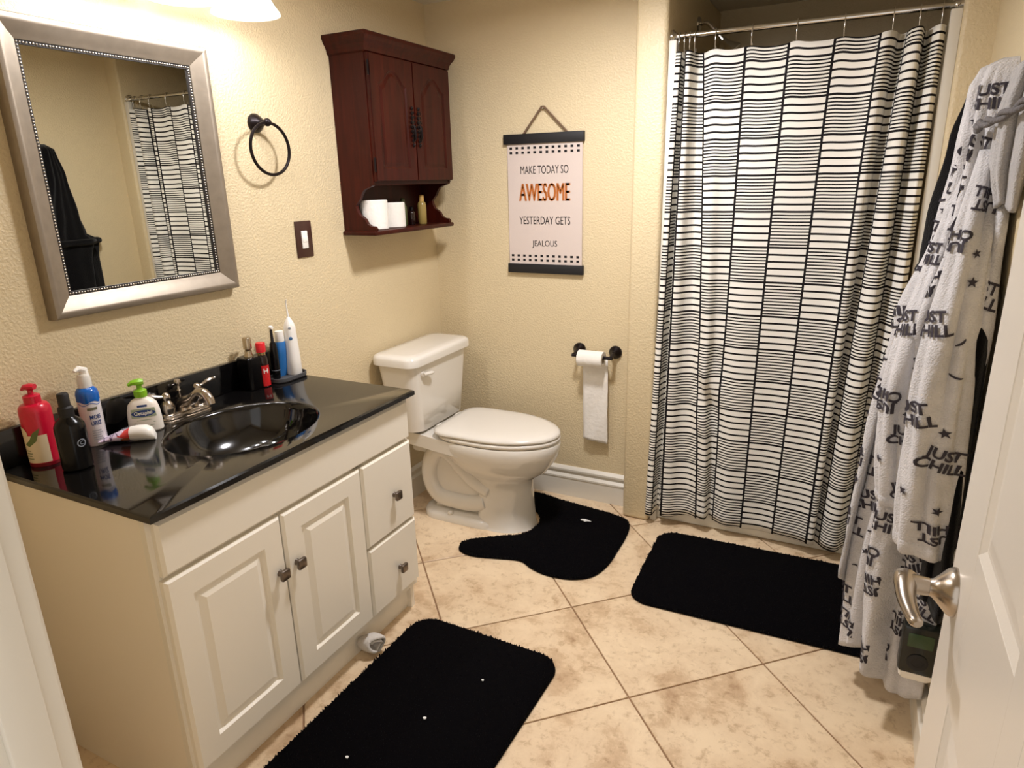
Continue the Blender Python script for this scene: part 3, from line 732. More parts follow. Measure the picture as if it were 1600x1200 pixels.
for q, (a, b_) in enumerate(((ky0 + .004, -.3785), (-.3755, ky1 - .004))):
    z0, z1 = 1.466, 1.905; xf = kx + .018
    d = MB().loft([[(kx + .001, a, z0), (kx + .001, b_, z0), (kx + .001, b_, z1), (kx + .001, a, z1)], [(xf - .005, a, z0), (xf - .005, b_, z0), (xf - .005, b_, z1), (xf - .005, a, z1)], [(xf - .004, a + .004, z0 + .004), (xf - .004, b_ - .004, z0 + .004), (xf - .004, b_ - .004, z1 - .004), (xf - .004, a + .004, z1 - .004)]]).build('door', WOOD, wc, smooth=0)
    # frame face: outer rectangle minus arched field
    o_ = arch(a, b_, z0, z1, .046); m_ = len(o_)
    cy, cz = (a + b_) / 2, (z0 + z1) / 2
    def outer(p):
        dy, dz = p[0] - cy, p[1] - cz; hw, hh = (b_ - a) / 2 - .003, (z1 - z0) / 2 - .003
        s_ = min(hw / abs(dy) if abs(dy) > 1e-6 else 1e9, hh / abs(dz) if abs(dz) > 1e-6 else 1e9); return cy + dy * s_, cz + dz * s_
    oc = [outer(p) for p in o_]
    # snap the four corners
    for cyz in ((a + .003, z0 + .003), (b_ - .003, z0 + .003), (b_ - .003, z1 - .003), (a + .003, z1 - .003)):
        k = min(range(m_), key=lambda k: (oc[k][0] - cyz[0]) ** 2 + (oc[k][1] - cyz[1]) ** 2); oc[k] = cyz
    MB().loft([[(xf - .004, *p) for p in oc], [(xf, *p) for p in oc], [(xf, *p) for p in o_], [(xf - .0038, *p) for p in arch(a, b_, z0, z1, .052)]], False, False).build('door_frame', WOOD, d, smooth=0)
    MB().loft([[(xf - .0038, *p) for p in arch(a, b_, z0, z1, .057)], [(xf - .0005, *p) for p in arch(a, b_, z0, z1, .068)]], False, True).build('arched_panel', WOOD, d, smooth=0)
    if q == 0:
        for hz in (1.50, 1.83):
            MB().lathe([(.0035, 0), (.0035, .05)], (xf - .004, a - .002, hz), seg=10).build('hinge', ORB, d)
    # ornate pull: pierced leafy back plate with a drop
    hy = b_ - .020 if q == 0 else a + .020
    hp = MB()
    for k in range(9):
        zz = 1.60 + k * .017; wv_ = .013 * (1 - abs(k - 4) / 5.2) + .003
        hp.sphere((xf + .004, hy, zz), .0075, 8, 5, sx=.5, sy=wv_ / .0075 * .6, sz=1.1)
        hp.tube([(xf + .003, hy, zz), (xf + .006, hy + wv_ * .8, zz + .004), (xf + .004, hy + wv_ * 1.3, zz - .004)], [.003, .0026, .001], 6)
        hp.tube([(xf + .003, hy, zz), (xf + .006, hy - wv_ * .8, zz + .004), (xf + .004, hy - wv_ * 1.3, zz - .004)], [.003, .0026, .001], 6)
    hp.tube([(xf + .008, hy, 1.675), (xf + .014, hy, 1.66), (xf + .013, hy, 1.63), (xf + .009, hy, 1.615)], [.003, .004, .006, .002], 8)
    hp.build('pull', ORB, d)
# things on the cabinet's open shelf
ZS = 1.2855
def roll_up(name, c, r, h, label):
    t = thing(name, label, 'toilet roll', (*c, ZS), 'spare toilet rolls on the cabinet shelf')
    MB().lathe([(.019, .0), (r - .003, 0), (r, .003), (r, h - .003), (r - .003, h), (.019, h), (.019, 0)], (*c, ZS), seg=32, cap0=False, cap1=False).build('paper', PAPER, t)
    MB().lathe([(.0188, .001), (.0188, h - .001)], (*c, ZS), seg=20, cap0=False, cap1=False).build('core', TUBEC, t)
roll_up('toilet_roll', (.078, -.558), .056, .112, 'spare toilet roll nearest the cabinet side scroll')
roll_up('toilet_roll', (.078, -.440), .054, .098, 'spare toilet roll next to small bottles on cabinet shelf')
def small_bottle(c, r, h, label, m1, m2):
    t = thing('small_bottle', label, 'bottle', (*c, ZS), 'small bottles on the cabinet shelf')
    MB().lathe([(r - .002, 0), (r, .003), (r, h * .66), (r * .8, h * .75), (r * .5, h * .79)], (*c, ZS), seg=18).build('body', m1, t)
    MB().lathe([(r * .55, h * .78), (r * .55, h * .97), (r * .4, h)], (*c, ZS), seg=14).build('cap', m2, t)
small_bottle((.060, -.336), .017, .112, 'olive green small bottle beside the spare rolls', OLIVE, OLIVE)
small_bottle((.070, -.290), .015, .075, 'dark small bottle in the middle of cabinet shelf', DKBOT, BLK)
small_bottle((.085, -.232), .019, .122, 'amber small bottle with tan cap on cabinet shelf', AMBER, TANCAP)

# ------------------------------------------------------------------ toilet
TY = -.352
to = thing('toilet', 'white porcelain toilet with closed lid beside the vanity', 'toilet', (.4, TY, 0))
MB().loft([rrect((a + b_) / 2, TY, (b_ - a) / 2, hw, rd, z, 8) for a, b_, hw, rd, z in ((.075, .195, .165, .05, .418), (.060, .212, .190, .05, .432), (.045, .218, .205, .045, .56), (.030, .224, .222, .04, .728))]).build('tank', PORC, to, smooth=50)
MB().loft([rrect((a + b_) / 2, TY, (b_ - a) / 2, hw, rd, z, 8) for a, b_, hw, rd, z in ((.024, .232, .232, .042, .728), (.016, .242, .242, .05, .732), (.016, .242, .242, .05, .758), (.020, .238, .238, .05, .768), (.030, .228, .228, .05, .774), (.06, .20, .20, .05, .776))]).build('tank_lid', PORC, to, smooth=50)
fl = MB().lathe([(.012, 0), (.012, .010)], (.222, TY - .155, .690), 'x', 14)
fl.tube([(.236, TY - .16, .690), (.240, TY - .140, .690), (.243, TY - .115, .688), (.242, TY - .098, .685)], [.008, .010, .011, .006], 12, flat=.8); fl.build('flush_lever', SEATM, to)
def egg(xb, xf, hw, z, n=48, xc=None, ex=2.9):
    xc = xb + (xf - xb) * .43 if xc is None else xc; out = []
    for k in range(n):
        a = 2 * pi * k / n; ca, sa = cos(a), sin(a)
        if ca >= 0: out.append((xc + (xf - xc) * ca, TY + hw * sa, z))
        else: out.append((xc - (xc - xb) * abs(ca) ** (2 / ex), TY + hw * math.copysign(abs(sa) ** (2 / ex), sa), z))
    return out
# bowl, from the pedestal up to the rim
bw = MB().loft([egg(xb, xf - .006 * (z > .3), hw, z) for xb, xf, hw, z in ((.40, .668, .120, .0005), (.40, .662, .114, .012), (.41, .655, .108, .10), (.405, .652, .104, .18), (.39, .655, .105, .222), (.36, .680, .122, .244), (.33, .720, .148, .272), (.29, .752, .170, .308), (.26, .773, .184, .345), (.248, .782, .190, .375), (.246, .783, .190, .402), (.25, .778, .186, .410))])
bw.build('bowl', PORC, to, smooth=60)
# rear deck that carries the tank
MB().loft([[(x, TY - w, z1), (x, TY + w, z1), (x, TY + w, z0), (x, TY - w, z0)] for x, w, z0, z1 in ((.04, .135, .372, .412), (.06, .150, .365, .418), (.20, .165, .36, .418), (.30, .175, .355, .412), (.40, .182, .35, .408))]).build('deck', PORC, to, smooth=50)
MB().loft([[(x * .0 + xx, yy, z) for xx, yy, _ in rrect(.335, TY, .20 - i_, .128 - i_, .09, 0, 8)] for i_, z in ((.0, 0), (0, .022), (.006, .032), (.02, .040), (.05, .05))]).build('foot', PORC, to, smooth=60)
# trapway: raised tube on both flanks and the web inside it
tw = [(.47, .115), (.40, .092), (.30, .088), (.225, .100), (.185, .155), (.178, .225), (.200, .290), (.245, .325), (.300, .305), (.355, .250), (.420, .200), (.49, .170)]
for s_ in (-1, 1):
    pts = crom([(x, TY + s_ * .072, z) for x, z in tw], 5)
    MB().tube(pts, .040, 14).build('trapway', PORC, to, smooth=180)
    cp = (.300, TY + s_ * .112, .042)
    MB().sphere((cp[0], cp[1], .042), .014, 12, 8, sz=.8).build('bolt_cap', SEATM, to)
MB().prism([(x, TY - .078, z) for x, z in [(.47, .04)] + [(.2, .04)] + tw[3:] + [(.52, .2), (.55, .1)]], (0, .156, 0)).build('web', PORC, to, smooth=0)
MB().box(.07, .30, TY - .06, TY + .06, .28, .38, bev=.02).build('neck', PORC, to)
# seat and lid
MB().loft([egg(xb, xf - .007, hw, z, ex=4) for xb, xf, hw, z in ((.262, .778, .182, .412), (.255, .784, .187, .417), (.255, .784, .187, .426), (.262, .778, .182, .431))]).build('seat', SEATM, to, smooth=60)
MB().loft([egg(xb, xf - .007, hw, z, ex=6) for xb, xf, hw, z in ((.258, .776, .180, .4335), (.250, .783, .186, .437), (.250, .783, .186, .444), (.258, .774, .180, .451), (.285, .745, .160, .4555), (.33, .69, .12, .4575))]).build('seat_lid', SEATM, to, smooth=60)
for s_ in (-1, 1): MB().lathe([(.012, -.02), (.013, 0), (.012, .02)], (.243, TY + s_ * .075, .432), 'y', 12).build('hinge', SEATM, to)

# ------------------------------------------------------------------ toilet paper holder and roll
th = thing('toilet_paper_holder', 'dark bronze toilet paper holder on the back wall', 'paper holder', (.815, 0, .72))
PZ, PY = .716, -.068
for x, s_ in ((.732, 1), (.900, -1)):
    rs = MB().lathe([(.029, 0), (.029, .006), (.024, .014), (.012, .024), (.009, .034)], (x, 0, .728), '-y', 22).build('rosette', ORB, th)
    MB().tube([(x, -.03, .728), (x, -.05, .724), (x, PY, PZ), ], [.0085, .008, .0095], 10).build('post', ORB, rs)
MB().tube([(.722, PY, PZ), (.906, PY, PZ)], .0075, 12).build('bar', ORB, th)
RR = .036; RZ = PZ - .010
tp = thing('toilet_roll', 'nearly used toilet roll with a long hanging tail on holder', 'toilet roll', (.812, PY, RZ))
MB().lathe([(.0185, .755), (RR, .755), (RR, .868), (.0185, .868), (.0185, .755)], (0, PY, RZ), 'x', 32, False, False).build('paper', PAPER, tp)
MB().lathe([(.0183, .756), (.0183, .867)], (0, PY, RZ), 'x', 20, False, False).build('core', TUBEC, tp)
g = MB(); nx, nz_ = 10, 30; rows = []
for k in range(nz_ + 1):
    t_ = k / nz_; z = RZ - .005 - t_ * .385; row = []
    for i in range(nx + 1):
        s_ = i / nx; row.append((.762 + s_ * .116 + t_ * .004, PY + RR - .0035 + .003 * sin(s_ * 6 + t_ * 9) * t_ + .0015 * sin(s_ * 17 + t_ * 31), z - t_ * s_ * .012))
    rows.append(row)
g.loft(rows, False, False, False); o = g.build('paper_tail', PAPER, tp, smooth=180)
md = o.modifiers.new('thickness', 'SOLIDIFY'); md.thickness = .0012

# ------------------------------------------------------------------ bath mats
def pip(x, y, poly):
    ins = False; n = len(poly); j = n - 1
    for i in range(n):
        if (poly[i][1] > y) != (poly[j][1] > y) and x < (poly[j][0] - poly[i][0]) * (y - poly[i][1]) / (poly[j][1] - poly[i][1]) + poly[i][0]: ins = not ins
        j = i
    return ins
def rug(name, label, ctrl, count, seed, h=.016):
    """outline polygon -> backing slab with rounded rim + thousands of short tufts"""
    rnd = random.Random(seed)
    cx = sum(p[0] for p in ctrl) / len(ctrl); cy = sum(p[1] for p in ctrl) / len(ctrl)
    root = thing(name, label, 'bath mat', (cx, cy, 0), 'black bath mats')
    n = len(ctrl); nor = []
    ar = sum(ctrl[i][0] * ctrl[(i + 1) % n][1] - ctrl[(i + 1) % n][0] * ctrl[i][1] for i in range(n))
    for i in range(n):
        a, b_ = Vector(ctrl[i - 1]), Vector(ctrl[(i + 1) % n]); t_ = (b_ - a).normalized(); nor.append(Vector((-t_.y, t_.x)) * (1 if ar > 0 else -1))
    def ring(off, z): return [(ctrl[i][0] + nor[i].x * off, ctrl[i][1] + nor[i].y * off, z) for i in range(n)]
    MB().loft([ring(.003, .0006), ring(-.001, .004), ring(.001, .010), ring(.007, h * .92)]).build('backing', RUGB, root, smooth=60)
    xs = [p[0] for p in ctrl]; ys = [p[1] for p in ctrl]; vs = []; fs = []
    while count > 0:
        x = rnd.uniform(min(xs), max(xs)); y = rnd.uniform(min(ys), max(ys))
        if not pip(x, y, ctrl): continue
        if math.sin(x * 61 + 1.3 * math.sin(y * 47)) * math.sin(y * 53) > .97: continue
        count -= 1; a = rnd.uniform(0, 2 * pi); w = rnd.uniform(.0018, .0034); l_ = rnd.uniform(0, .0035); b0 = rnd.uniform(0, 2 * pi); hh = h * rnd.uniform(.85, 1.08)
        dx, dy = cos(a) * w, sin(a) * w; tx_, ty_ = cos(b0) * l_, sin(b0) * l_; o_ = len(vs)
        vs += [(x - dx, y - dy, .004), (x + dx, y + dy, .004), (x + tx_ + dx * .8, y + ty_ + dy * .8, hh * .8), (x + tx_ - dx * .8, y + ty_ - dy * .8, hh * .8), (x + tx_ * 1.5, y + ty_ * 1.5, hh)]
        fs += [(o_, o_ + 1, o_ + 2, o_ + 3), (o_ + 3, o_ + 2, o_ + 4)]
    m = MB(); m.v = [Vector(v) for v in vs]; m.f = fs
    p = m.build('pile', RUG, root, smooth=0, fixn=False); p['kind'] = 'stuff'
    return root
def rr2(cx, cy, hx, hy, r, rot=0, n=8):
    return [(cx + x * cos(rot) - y * sin(rot), cy + x * sin(rot) + y * cos(rot)) for x, y, _ in rrect(0, 0, hx, hy, r, 0, n)]
rug('bath_mat', 'black rectangular bath mat in front of the vanity doors', rr2(.836, -1.528, .268, .425, .075, radians(-1)), 26000, 1)
rug('bath_mat', 'black rectangular bath mat in front of the shower', rr2(1.605, -.432, .420, .268, .075, radians(1.5)), 24000, 2)
cm = [(p.x, p.y) for p in crom([(.475, -.575, 0), (.448, -.622, 0), (.470, -.672, 0), (.54, -.688, 0), (.64, -.662, 0), (.73, -.640, 0), (.80, -.672, 0), (.87, -.688, 0), (.96, -.676, 0), (1.03, -.625, 0), (1.058, -.53, 0), (1.060, -.40, 0), (1.055, -.26, 0), (1.03, -.165, 0), (.95, -.125, 0), (.80, -.105, 0), (.66, -.085, 0), (.56, -.065, 0), (.50, -.085, 0), (.495, -.135, 0), (.53, -.175, 0), (.575, -.212, 0), (.628, -.245, 0), (.666, -.30, 0), (.674, -.35, 0), (.668, -.41, 0), (.640, -.462, 0), (.585, -.498, 0), (.53, -.536, 0), (.475, -.575, 0)], 4)[:-1]]
rug('bath_mat', 'black contour bath mat curved around the toilet foot', cm, 22000, 3)
sp_ = MB().prism([(.86 + x, -.245 + y, .0175) for x, y in ((-.022, -.004), (-.008, -.006), (0, -.012), (.008, -.004), (.026, .0), (.010, .006), (-.004, .008), (-.020, .004))], (0, 0, .003)).build('lint_scrap', LINT)
tag(sp_, 'white scrap of lint on the contour mat', 'lint')
for (x, y, s_, lb_) in ((.93, -1.30, .0035, 'tiny white speck near front corner of vanity mat'), (.855, -1.50, .0045, 'tiny white speck in the middle of vanity mat'), (.745, -1.70, .004, 'tiny white speck at lower left of vanity mat')):
    q = MB().prism([(x + s_ * cos(k * 1.05) * (1 + .4 * (k % 2)), y + s_ * sin(k * 1.05), .0175) for k in range(6)], (0, 0, .002)).build('lint_speck', LINT, smooth=0); tag(q, lb_, 'lint')

# crumpled cloth roll by the toe kick
cc = Vector((.538, -1.332, 0)); m = MB()
for k in range(1):
    pts = []
    for i in range(34):
        t_ = i / 33; a = -1.2 + t_ * 2 * pi * 1.6; r_ = .040 - .022 * t_
        pts.append((a, r_))
    rings = []
    for w_, sc_ in ((-.032, .80), (-.022, .97), (0, 1.0), (.022, .94), (.030, .78)):
        rings.append([cc + Vector((w_ * .8 + .006 * sin(a * 2), 0, 0)) + Vector((.35 * r_ * cos(a) * sc_, r_ * cos(a) * sc_, .041 + r_ * sin(a) * sc_ * (1 + .1 * sin(3 * a)))) for a, r_ in pts])
    m.loft(rings, False, False, False)
o = m.build('rolled_cloth', CLOTHM, None, smooth=180, origin=(cc.x, cc.y, 0)); md = o.modifiers.new('thickness', 'SOLIDIFY'); md.thickness = .007
tag(o, 'crumpled white cloth roll on the floor by vanity toe kick', 'cloth')

# ------------------------------------------------------------------ hanging sign
sg = thing('hanging_sign', 'canvas quote sign reading make today so awesome, hanging on back wall', 'sign', (.565, 0, 1.06))
SY = -.008
gx0, gx1 = .395, .742
MB().box(gx0, gx1, SY - .0015, SY, 1.075, 1.63).build('canvas', SIGNP, sg, smooth=0)
MB().box(.380, .749, SY - .011, SY + .008, 1.606, 1.646, bev=.002).build('top_rail', BLKM, sg)
MB().box(.390, .749, SY - .011, SY + .008, 1.060, 1.100, bev=.002).build('bottom_rail', BLKM, sg)
MB().tube([(.470, SY - .004, 1.640), (.562, SY - .008, 1.748), (.572, SY - .008, 1.748), (.680, SY - .004, 1.640)], .0042, 8).build('cord', CORD, sg)
MB().lathe([(.004, -.002), (.004, .012), (.007, .013), (.006, .016)], (.567, 0, 1.745), '-y', 10).build('nail', PEWT, sg)
for s_, z, w, hgt, bold, mm in (('MAKE TODAY SO', 1.483, .222, .033, -.008, INK), ('AWESOME', 1.370, .236, .074, .0, ORANGE), ('YESTERDAY GETS', 1.272, .240, .033, -.008, INK), ('JEALOUS', 1.170, .118, .033, -.008, INK)):
    v2, f2 = text2d(s_, bold, 1); x0 = min(p[0] for p in v2); x1 = max(p[0] for p in v2); y1 = max(p[1] for p in v2); y0 = min(p[1] for p in v2)
    lm = MB()
    for sh_ in ((-.0026, -.0009, .0009, .0026) if mm is ORANGE else (-.0004, .0004)):
        lm.add([(.568 + sh_ + ((x - x0) / (x1 - x0) - .5) * w, SY - .0021 - abs(sh_) * .05, z + (y - y0) / (y1 - y0) * hgt) for x, y in v2], f2)
    lm.build('lettering', mm, sg, smooth=0, fixn=False)
for zb in (1.580, 1.126):
    for k in range(12):
        x = .412 + k * .0283
        if x > gx1 - .008: break
        dm = MB()
        for dz in (.0095, -.0095):
            dm.box(x - .0062, x + .0062, SY - .0021, SY - .0014, zb + dz - .0048, zb + dz + .0048)
        dm.box(x - .0045, x + .0045, SY - .00205, SY - .0014, zb - .0095 if 0 else zb - .0095, zb - .0094)
        dm.build('border_mark', INKB, sg, smooth=0)

# ------------------------------------------------------------------ shower
RY, RZd = -.052, 1.945
rod = thing('shower_rod', 'chrome shower curtain rod across the alcove', 'rod', (1.55, RY, RZd))
MB().tube([(COLX1 + .001, RY, RZd), (1.999, RY, RZd)], .0095, 14).build('rod', CHROME, rod)
for x, ax in ((COLX1, 'x'), (2.0, '-x')): MB().lathe([(.024, 0), (.024, .008), (.014, .016), (.012, .022)], (x, RY, RZd), ax, 18).build('flange', CHROME, rod)
top_ = [(1.140, -.030), (1.128, -.050), (1.132, -.092), (1.148, -.094), (1.152, -.050), (1.158, -.022), (1.164, -.050), (1.166, -.095), (1.182, -.098), (1.188, -.058), (1.196, -.030), (1.215, -.042), (1.250, -.068), (1.300, -.074), (1.36, -.068), (1.43, -.060), (1.51, -.066), (1.59, -.070), (1.67, -.062), (1.75, -.066), (1.80, -.086), (1.826, -.060), (1.838, -.016), (1.856, -.040), (1.870, -.095), (1.896, -.102), (1.904, -.055), (1.914, -.025), (1.928, -.075), (1.946, -.100), (1.962, -.070)]
bot_ = [(1.108, -.085), (1.090, -.095), (1.094, -.128), (1.118, -.130), (1.124, -.090), (1.134, -.072), (1.150, -.100), (1.156, -.124), (1.190, -.120), (1.225, -.098), (1.265, -.092), (1.300, -.106), (1.342, -.120), (1.352, -.074), (1.368, -.078), (1.42, -.108), (1.49, -.096), (1.56, -.086), (1.63, -.098), (1.70, -.106), (1.760, -.124), (1.766, -.080), (1.760, -.066), (1.780, -.084), (1.81, -.122), (1.845, -.128), (1.868, -.092), (1.888, -.072), (1.915, -.108), (1.940, -.122), (1.955, -.098)]
cb = [.046, .046, .044, .044, .046, .052, .054, .050, .050, .052, .060, .062, .064, .075, .056, .052, .052, .052, .052, .052, .052, .052, .050, .046, .046, .046, .05, .05, .05, .05, .05]
T = crom([(x, y, 0) for x, y in top_], 8); B = crom([(x, y, z) for (x, y), z in zip(bot_, cb)], 8)
nu, nv = len(T), 56
hooks_x = [1.133, 1.153, 1.172, 1.190, 1.262, 1.385, 1.53, 1.675, 1.815, 1.888, 1.948]
def topz(x):
    d = min(abs(x - h) for h in hooks_x); return .008 * (1 - math.exp(-(d / .03) ** 2))
def lens(P):
    s_ = [0]
    for i in range(1, len(P)): s_.append(s_[-1] + sqrt((P[i].x - P[i - 1].x) ** 2 + (P[i].y - P[i - 1].y) ** 2))
    return s_
lt_, lb_ = lens(T), lens(B); rows = []; uvs = []
for j in range(nv + 1):
    v = j / nv; row = []; ur = []
    k = v ** .85
    for i in range(nu):
        z0 = 1.888; zs = z0 + (B[i].z - z0) * v; z = zs - topz(T[i].x) * (1 - v) ** 6
        x = T[i].x + (B[i].x - T[i].x) * k; y = T[i].y + (B[i].y - T[i].y) * k
        # a crumple on the left third
        a_ = math.exp(-((x - 1.33) / .05) ** 2 - ((z - .62) / .16) ** 2)
        y += -.020 * a_ * sin((z - .62) * 26 + (x - 1.33) * 40); x -= .012 * a_
        row.append((x, y, z)); ur.append((lt_[i] * .55 + lb_[i] * .45 + .050, zs - .045))
    rows.append(row); uvs.append(ur)
cm_ = MB().loft(rows, False, False, False)
cur = cm_.build('shower_curtain', CURTAIN, None, smooth=180, fixn=False, origin=(1.55, -.1, .05))
uvl = cur.data.uv_layers.new(name='UVMap'); flat = [p for r_ in uvs for p in r_]
for lp in cur.data.loops: uvl.data[lp.index].uv = flat[lp.vertex_index]
md = cur.modifiers.new('thickness', 'SOLIDIFY'); md.thickness = .0012
tag(cur, 'black and white striped block-pattern shower curtain', 'shower curtain')
hk0 = None
hl = ['leftmost wire curtain hook on the rod'] + ['wire curtain ' + w for w in ('hook second from left on the rod', 'hook third from left on the rod', 'hook fourth from left on the rod', 'hook fifth from left on the rod', 'hook sixth from left on the rod', 'hook fifth from right on the rod', 'hook fourth from right on the rod', 'hook third from right on the rod', 'hook second from right on the rod')] + ['rightmost wire curtain hook on the rod']
for i, x in enumerate(hooks_x):
    if hk0 is None:
        p = crom([(x, RY + .012, RZd - .004), (x, RY + .008, RZd + .011), (x, RY - .004, RZd + .0125), (x, RY - .0125, RZd + .004), (x, RY - .016, RZd - .022), (x, RY - .014, RZd - .050), (x, RY - .004, RZd - .066), (x, RY + .008, RZd - .060), (x, RY + .006, RZd - .045)], 5)
        hk0 = MB().tube(p, .0017, 8).build('curtain_hook', CHROME, None, smooth=180, origin=(x, RY, RZd)); h = hk0
    else:
        h = hk0.copy(); COL.objects.link(h); h.location = (x, RY, RZd)
    tag(h, hl[i], 'hook', 'wire shower curtain hooks')
sa = thing('shower_fixture', 'chrome shower arm and head above the rod', 'shower head', (COLX1, .38, 2.06))
MB().lathe([(.030, 0), (.028, .006), (.012, .012)], (COLX1, .38, 2.06), 'x', 18).build('flange', CHROME, sa)
MB().tube(crom([(COLX1 + .005, .38, 2.06), (COLX1 + .035, .38, 2.062), (COLX1 + .065, .38, 2.035), (COLX1 + .11, .38, 1.985)], 5), .009, 10).build('arm', CHROME, sa)
q = MB().lathe([(.012, 0), (.015, .02), (.036, .055), (.038, .066), (.030, .067)], (0, 0, 0), 'z', 18).xf(Matrix.Translation((COLX1 + .105, .38, 1.992)) @ Matrix.Rotation(radians(137), 4, 'Y')); q.build('head', CHROME, sa)
pn = MB().box(COLX1 + .001, 1.999, -.058, .02, 0, .105, bev=.012).box(COLX1 + .001, 1.999, .0, .84, 0, .05, bev=.008).build('shower_pan', PANW)
tag(pn, 'white shower pan curb below the striped curtain', 'shower pan')

# ------------------------------------------------------------------ bathrobes on the right wall
hr = thing('hook_rail', 'dark wall hook rail carrying the bathrobes', 'hook rail', (XR, -.86, 1.66))
MB().box(XR - .012, XR, -1.16, -.50, 1.60, 1.68, bev=.003).build('rail', ORB, hr)
for y in (-1.08, -.70, -.55):
    MB().tube(crom([(XR - .010, y, 1.655), (XR - .035, y, 1.650), (XR - .050, y, 1.662), (XR - .054, y, 1.682)], 5), [.006] * 15 + [.007], 10).build('hook', ORB, hr)
def lerp_tab(tab, t_):
    for i in range(len(tab) - 1):
        if tab[i][0] <= t_ <= tab[i + 1][0]:
            k = (t_ - tab[i][0]) / (tab[i + 1][0] - tab[i][0]); k = k * k * (3 - 2 * k)
            return [a + (b_ - a) * k for a, b_ in zip(tab[i][1:], tab[i + 1][1:])]
    return list(tab[-1][1:]) if t_ > tab[-1][0] else list(tab[0][1:])
def robe_surface(tab, ztop, seed, folds):
    """half-round hanging cloth against the wall.  tab: depth below top -> (yc, rx, ry, fold amplitude)"""
    rnd = random.Random(seed); ph = [rnd.uniform(0, 6.28) for _ in range(8)]
    def S(a, d, lift=0):
        yc, rx, ry, am = lerp_tab(tab, d)
        w = am * (sin(folds * a + ph[0] + .7 * sin(d * 2.1 + ph[1])) + .55 * sin((folds * 1.7) * a + ph[2] + 1.1 * d) + .35 * sin(folds * 2.9 * a + ph[3] - 2 * d))
        k = 1 + w / max(rx, .03) * min(1, 1.2 * cos(a) + .25)
        return Vector((XR - .016 - (rx * k + lift) * cos(a), yc + (ry * k + lift) * sin(a), ztop - d))
    return S
def robe_mesh(S, dmax, na=110, nd=70, hem=.0):
    rows = []
    for j in range(nd + 1):
        d = dmax * j / nd
        rows.append([S(-pi / 2 + pi * i / na, d + (hem * sin(5 * pi * i / na) * (j / nd) ** 6)) for i in range(na + 1)])
    m = MB().loft(rows, False, False, False)
    return m
# black robe, behind
rb = thing('bathrobe', 'black bathrobe hanging behind the grey one', 'bathrobe', (XR - .05, -.7, .45), 'bathrobes on the wall hooks')
tabB = [(0, -.545, .020, .018, 0), (.03, -.545, .066, .050, .003), (.16, -.555, .092, .085, .005), (.36, -.60, .118, .16, .008), (.46, -.63, .122, .21, .010), (.50, -.66, .120, .30, .010), (.60, -.70, .100, .32, .012), (1.25, -.74, .085, .36, .014)]
SB_ = robe_surface(tabB, 1.690, 5, 7)
def thick(o, t_):
    md = o.modifiers.new('thickness', 'SOLIDIFY'); md.thickness = t_; md.offset = 0
thick(robe_mesh(SB_, 1.22, 90, 50, .01).build('body', BFLEECE, rb, smooth=180, fixn=False), .006)
MB().tube([SB_(-pi / 2 + pi * k / 24, .50, .006) for k in range(25)], .016, 8).build('belt', BFLEECE, rb, smooth=180)
# grey printed robe
rg_ = thing('bathrobe', 'grey fleece bathrobe printed with just chill lettering', 'bathrobe', (XR - .08, -.82, .12), 'bathrobes on the wall hooks')
tabG = [(0, -.705, .030, .018, 0), (.015, -.705, .066, .040, .002), (.06, -.710, .082, .075, .005), (.20, -.735, .088, .120, .009), (.38, -.765, .102, .170, .013), (.60, -.785, .148, .215, .020), (.95, -.785, .172, .225, .024), (1.25, -.780, .188, .215, .026), (1.57, -.780, .178, .200, .026)]
SG = robe_surface(tabG, 1.700, 11, 9)
thick(robe_mesh(SG, 1.56, 150, 90, .03).build('body', FLEECE, rg_, smooth=180, fixn=False), .008)
def sleeve(path, rad, seed):
    """a hanging sleeve: starts inside the shoulder, widens, ends in a turned cuff"""
    rnd = random.Random(seed); ph = rnd.uniform(0, 6)
    P = crom(path, 8); n = len(P)
    def S(a, t_, lift=0):
        i = min(n - 1.001, max(0, t_ * (n - 1))); k = int(i); f_ = i - k; c_ = P[k].lerp(P[k + 1], f_)
        r_ = lerp_tab(rad, t_)[0]
        w = 1 + .20 * sin(3 * a + ph + 2.2 * t_) * (1 - .5 * t_) + .10 * sin(7 * a + 6 * t_) + .05 * sin(11 * a - 9 * t_)
        return c_ + Vector((cos(a) * (r_ * w + lift), sin(a) * (r_ * w + lift) * 1.2, 0))
    o = MB().loft([[S(2 * pi * i / 56, j / 60) for i in range(56)] for j in range(61)], False, False).build('sleeve', FLEECE, rg_, smooth=180, fixn=False); thick(o, .007)
    MB().loft([[S(2 * pi * i / 56, t_, l_) for i in range(56)] for t_, l_ in ((.940, .002), (.945, .005), (.965, .006), (.99, .006), (1.0, .003), (1.0, -.008))], False, False).build('cuff', FLEECE, o, smooth=180, fixn=False)
    return o, S
s1, S1 = sleeve([(2.010, -.76, 1.46), (1.985, -.82, 1.30), (1.952, -.90, 1.14), (1.930, -.95, .95), (1.940, -.97, .80), (1.958, -.97, .675)], [(0, .018), (.25, .032), (.6, .042), (1, .045)], 3)
s2, S2 = sleeve([(2.035, -.82, 1.50), (2.022, -.90, 1.34), (2.004, -.98, 1.16), (1.996, -1.02, .95), (2.002, -1.04, .76), (2.016, -1.04, .60)], [(0, .020), (.25, .040), (.6, .052), (1, .056)], 4)
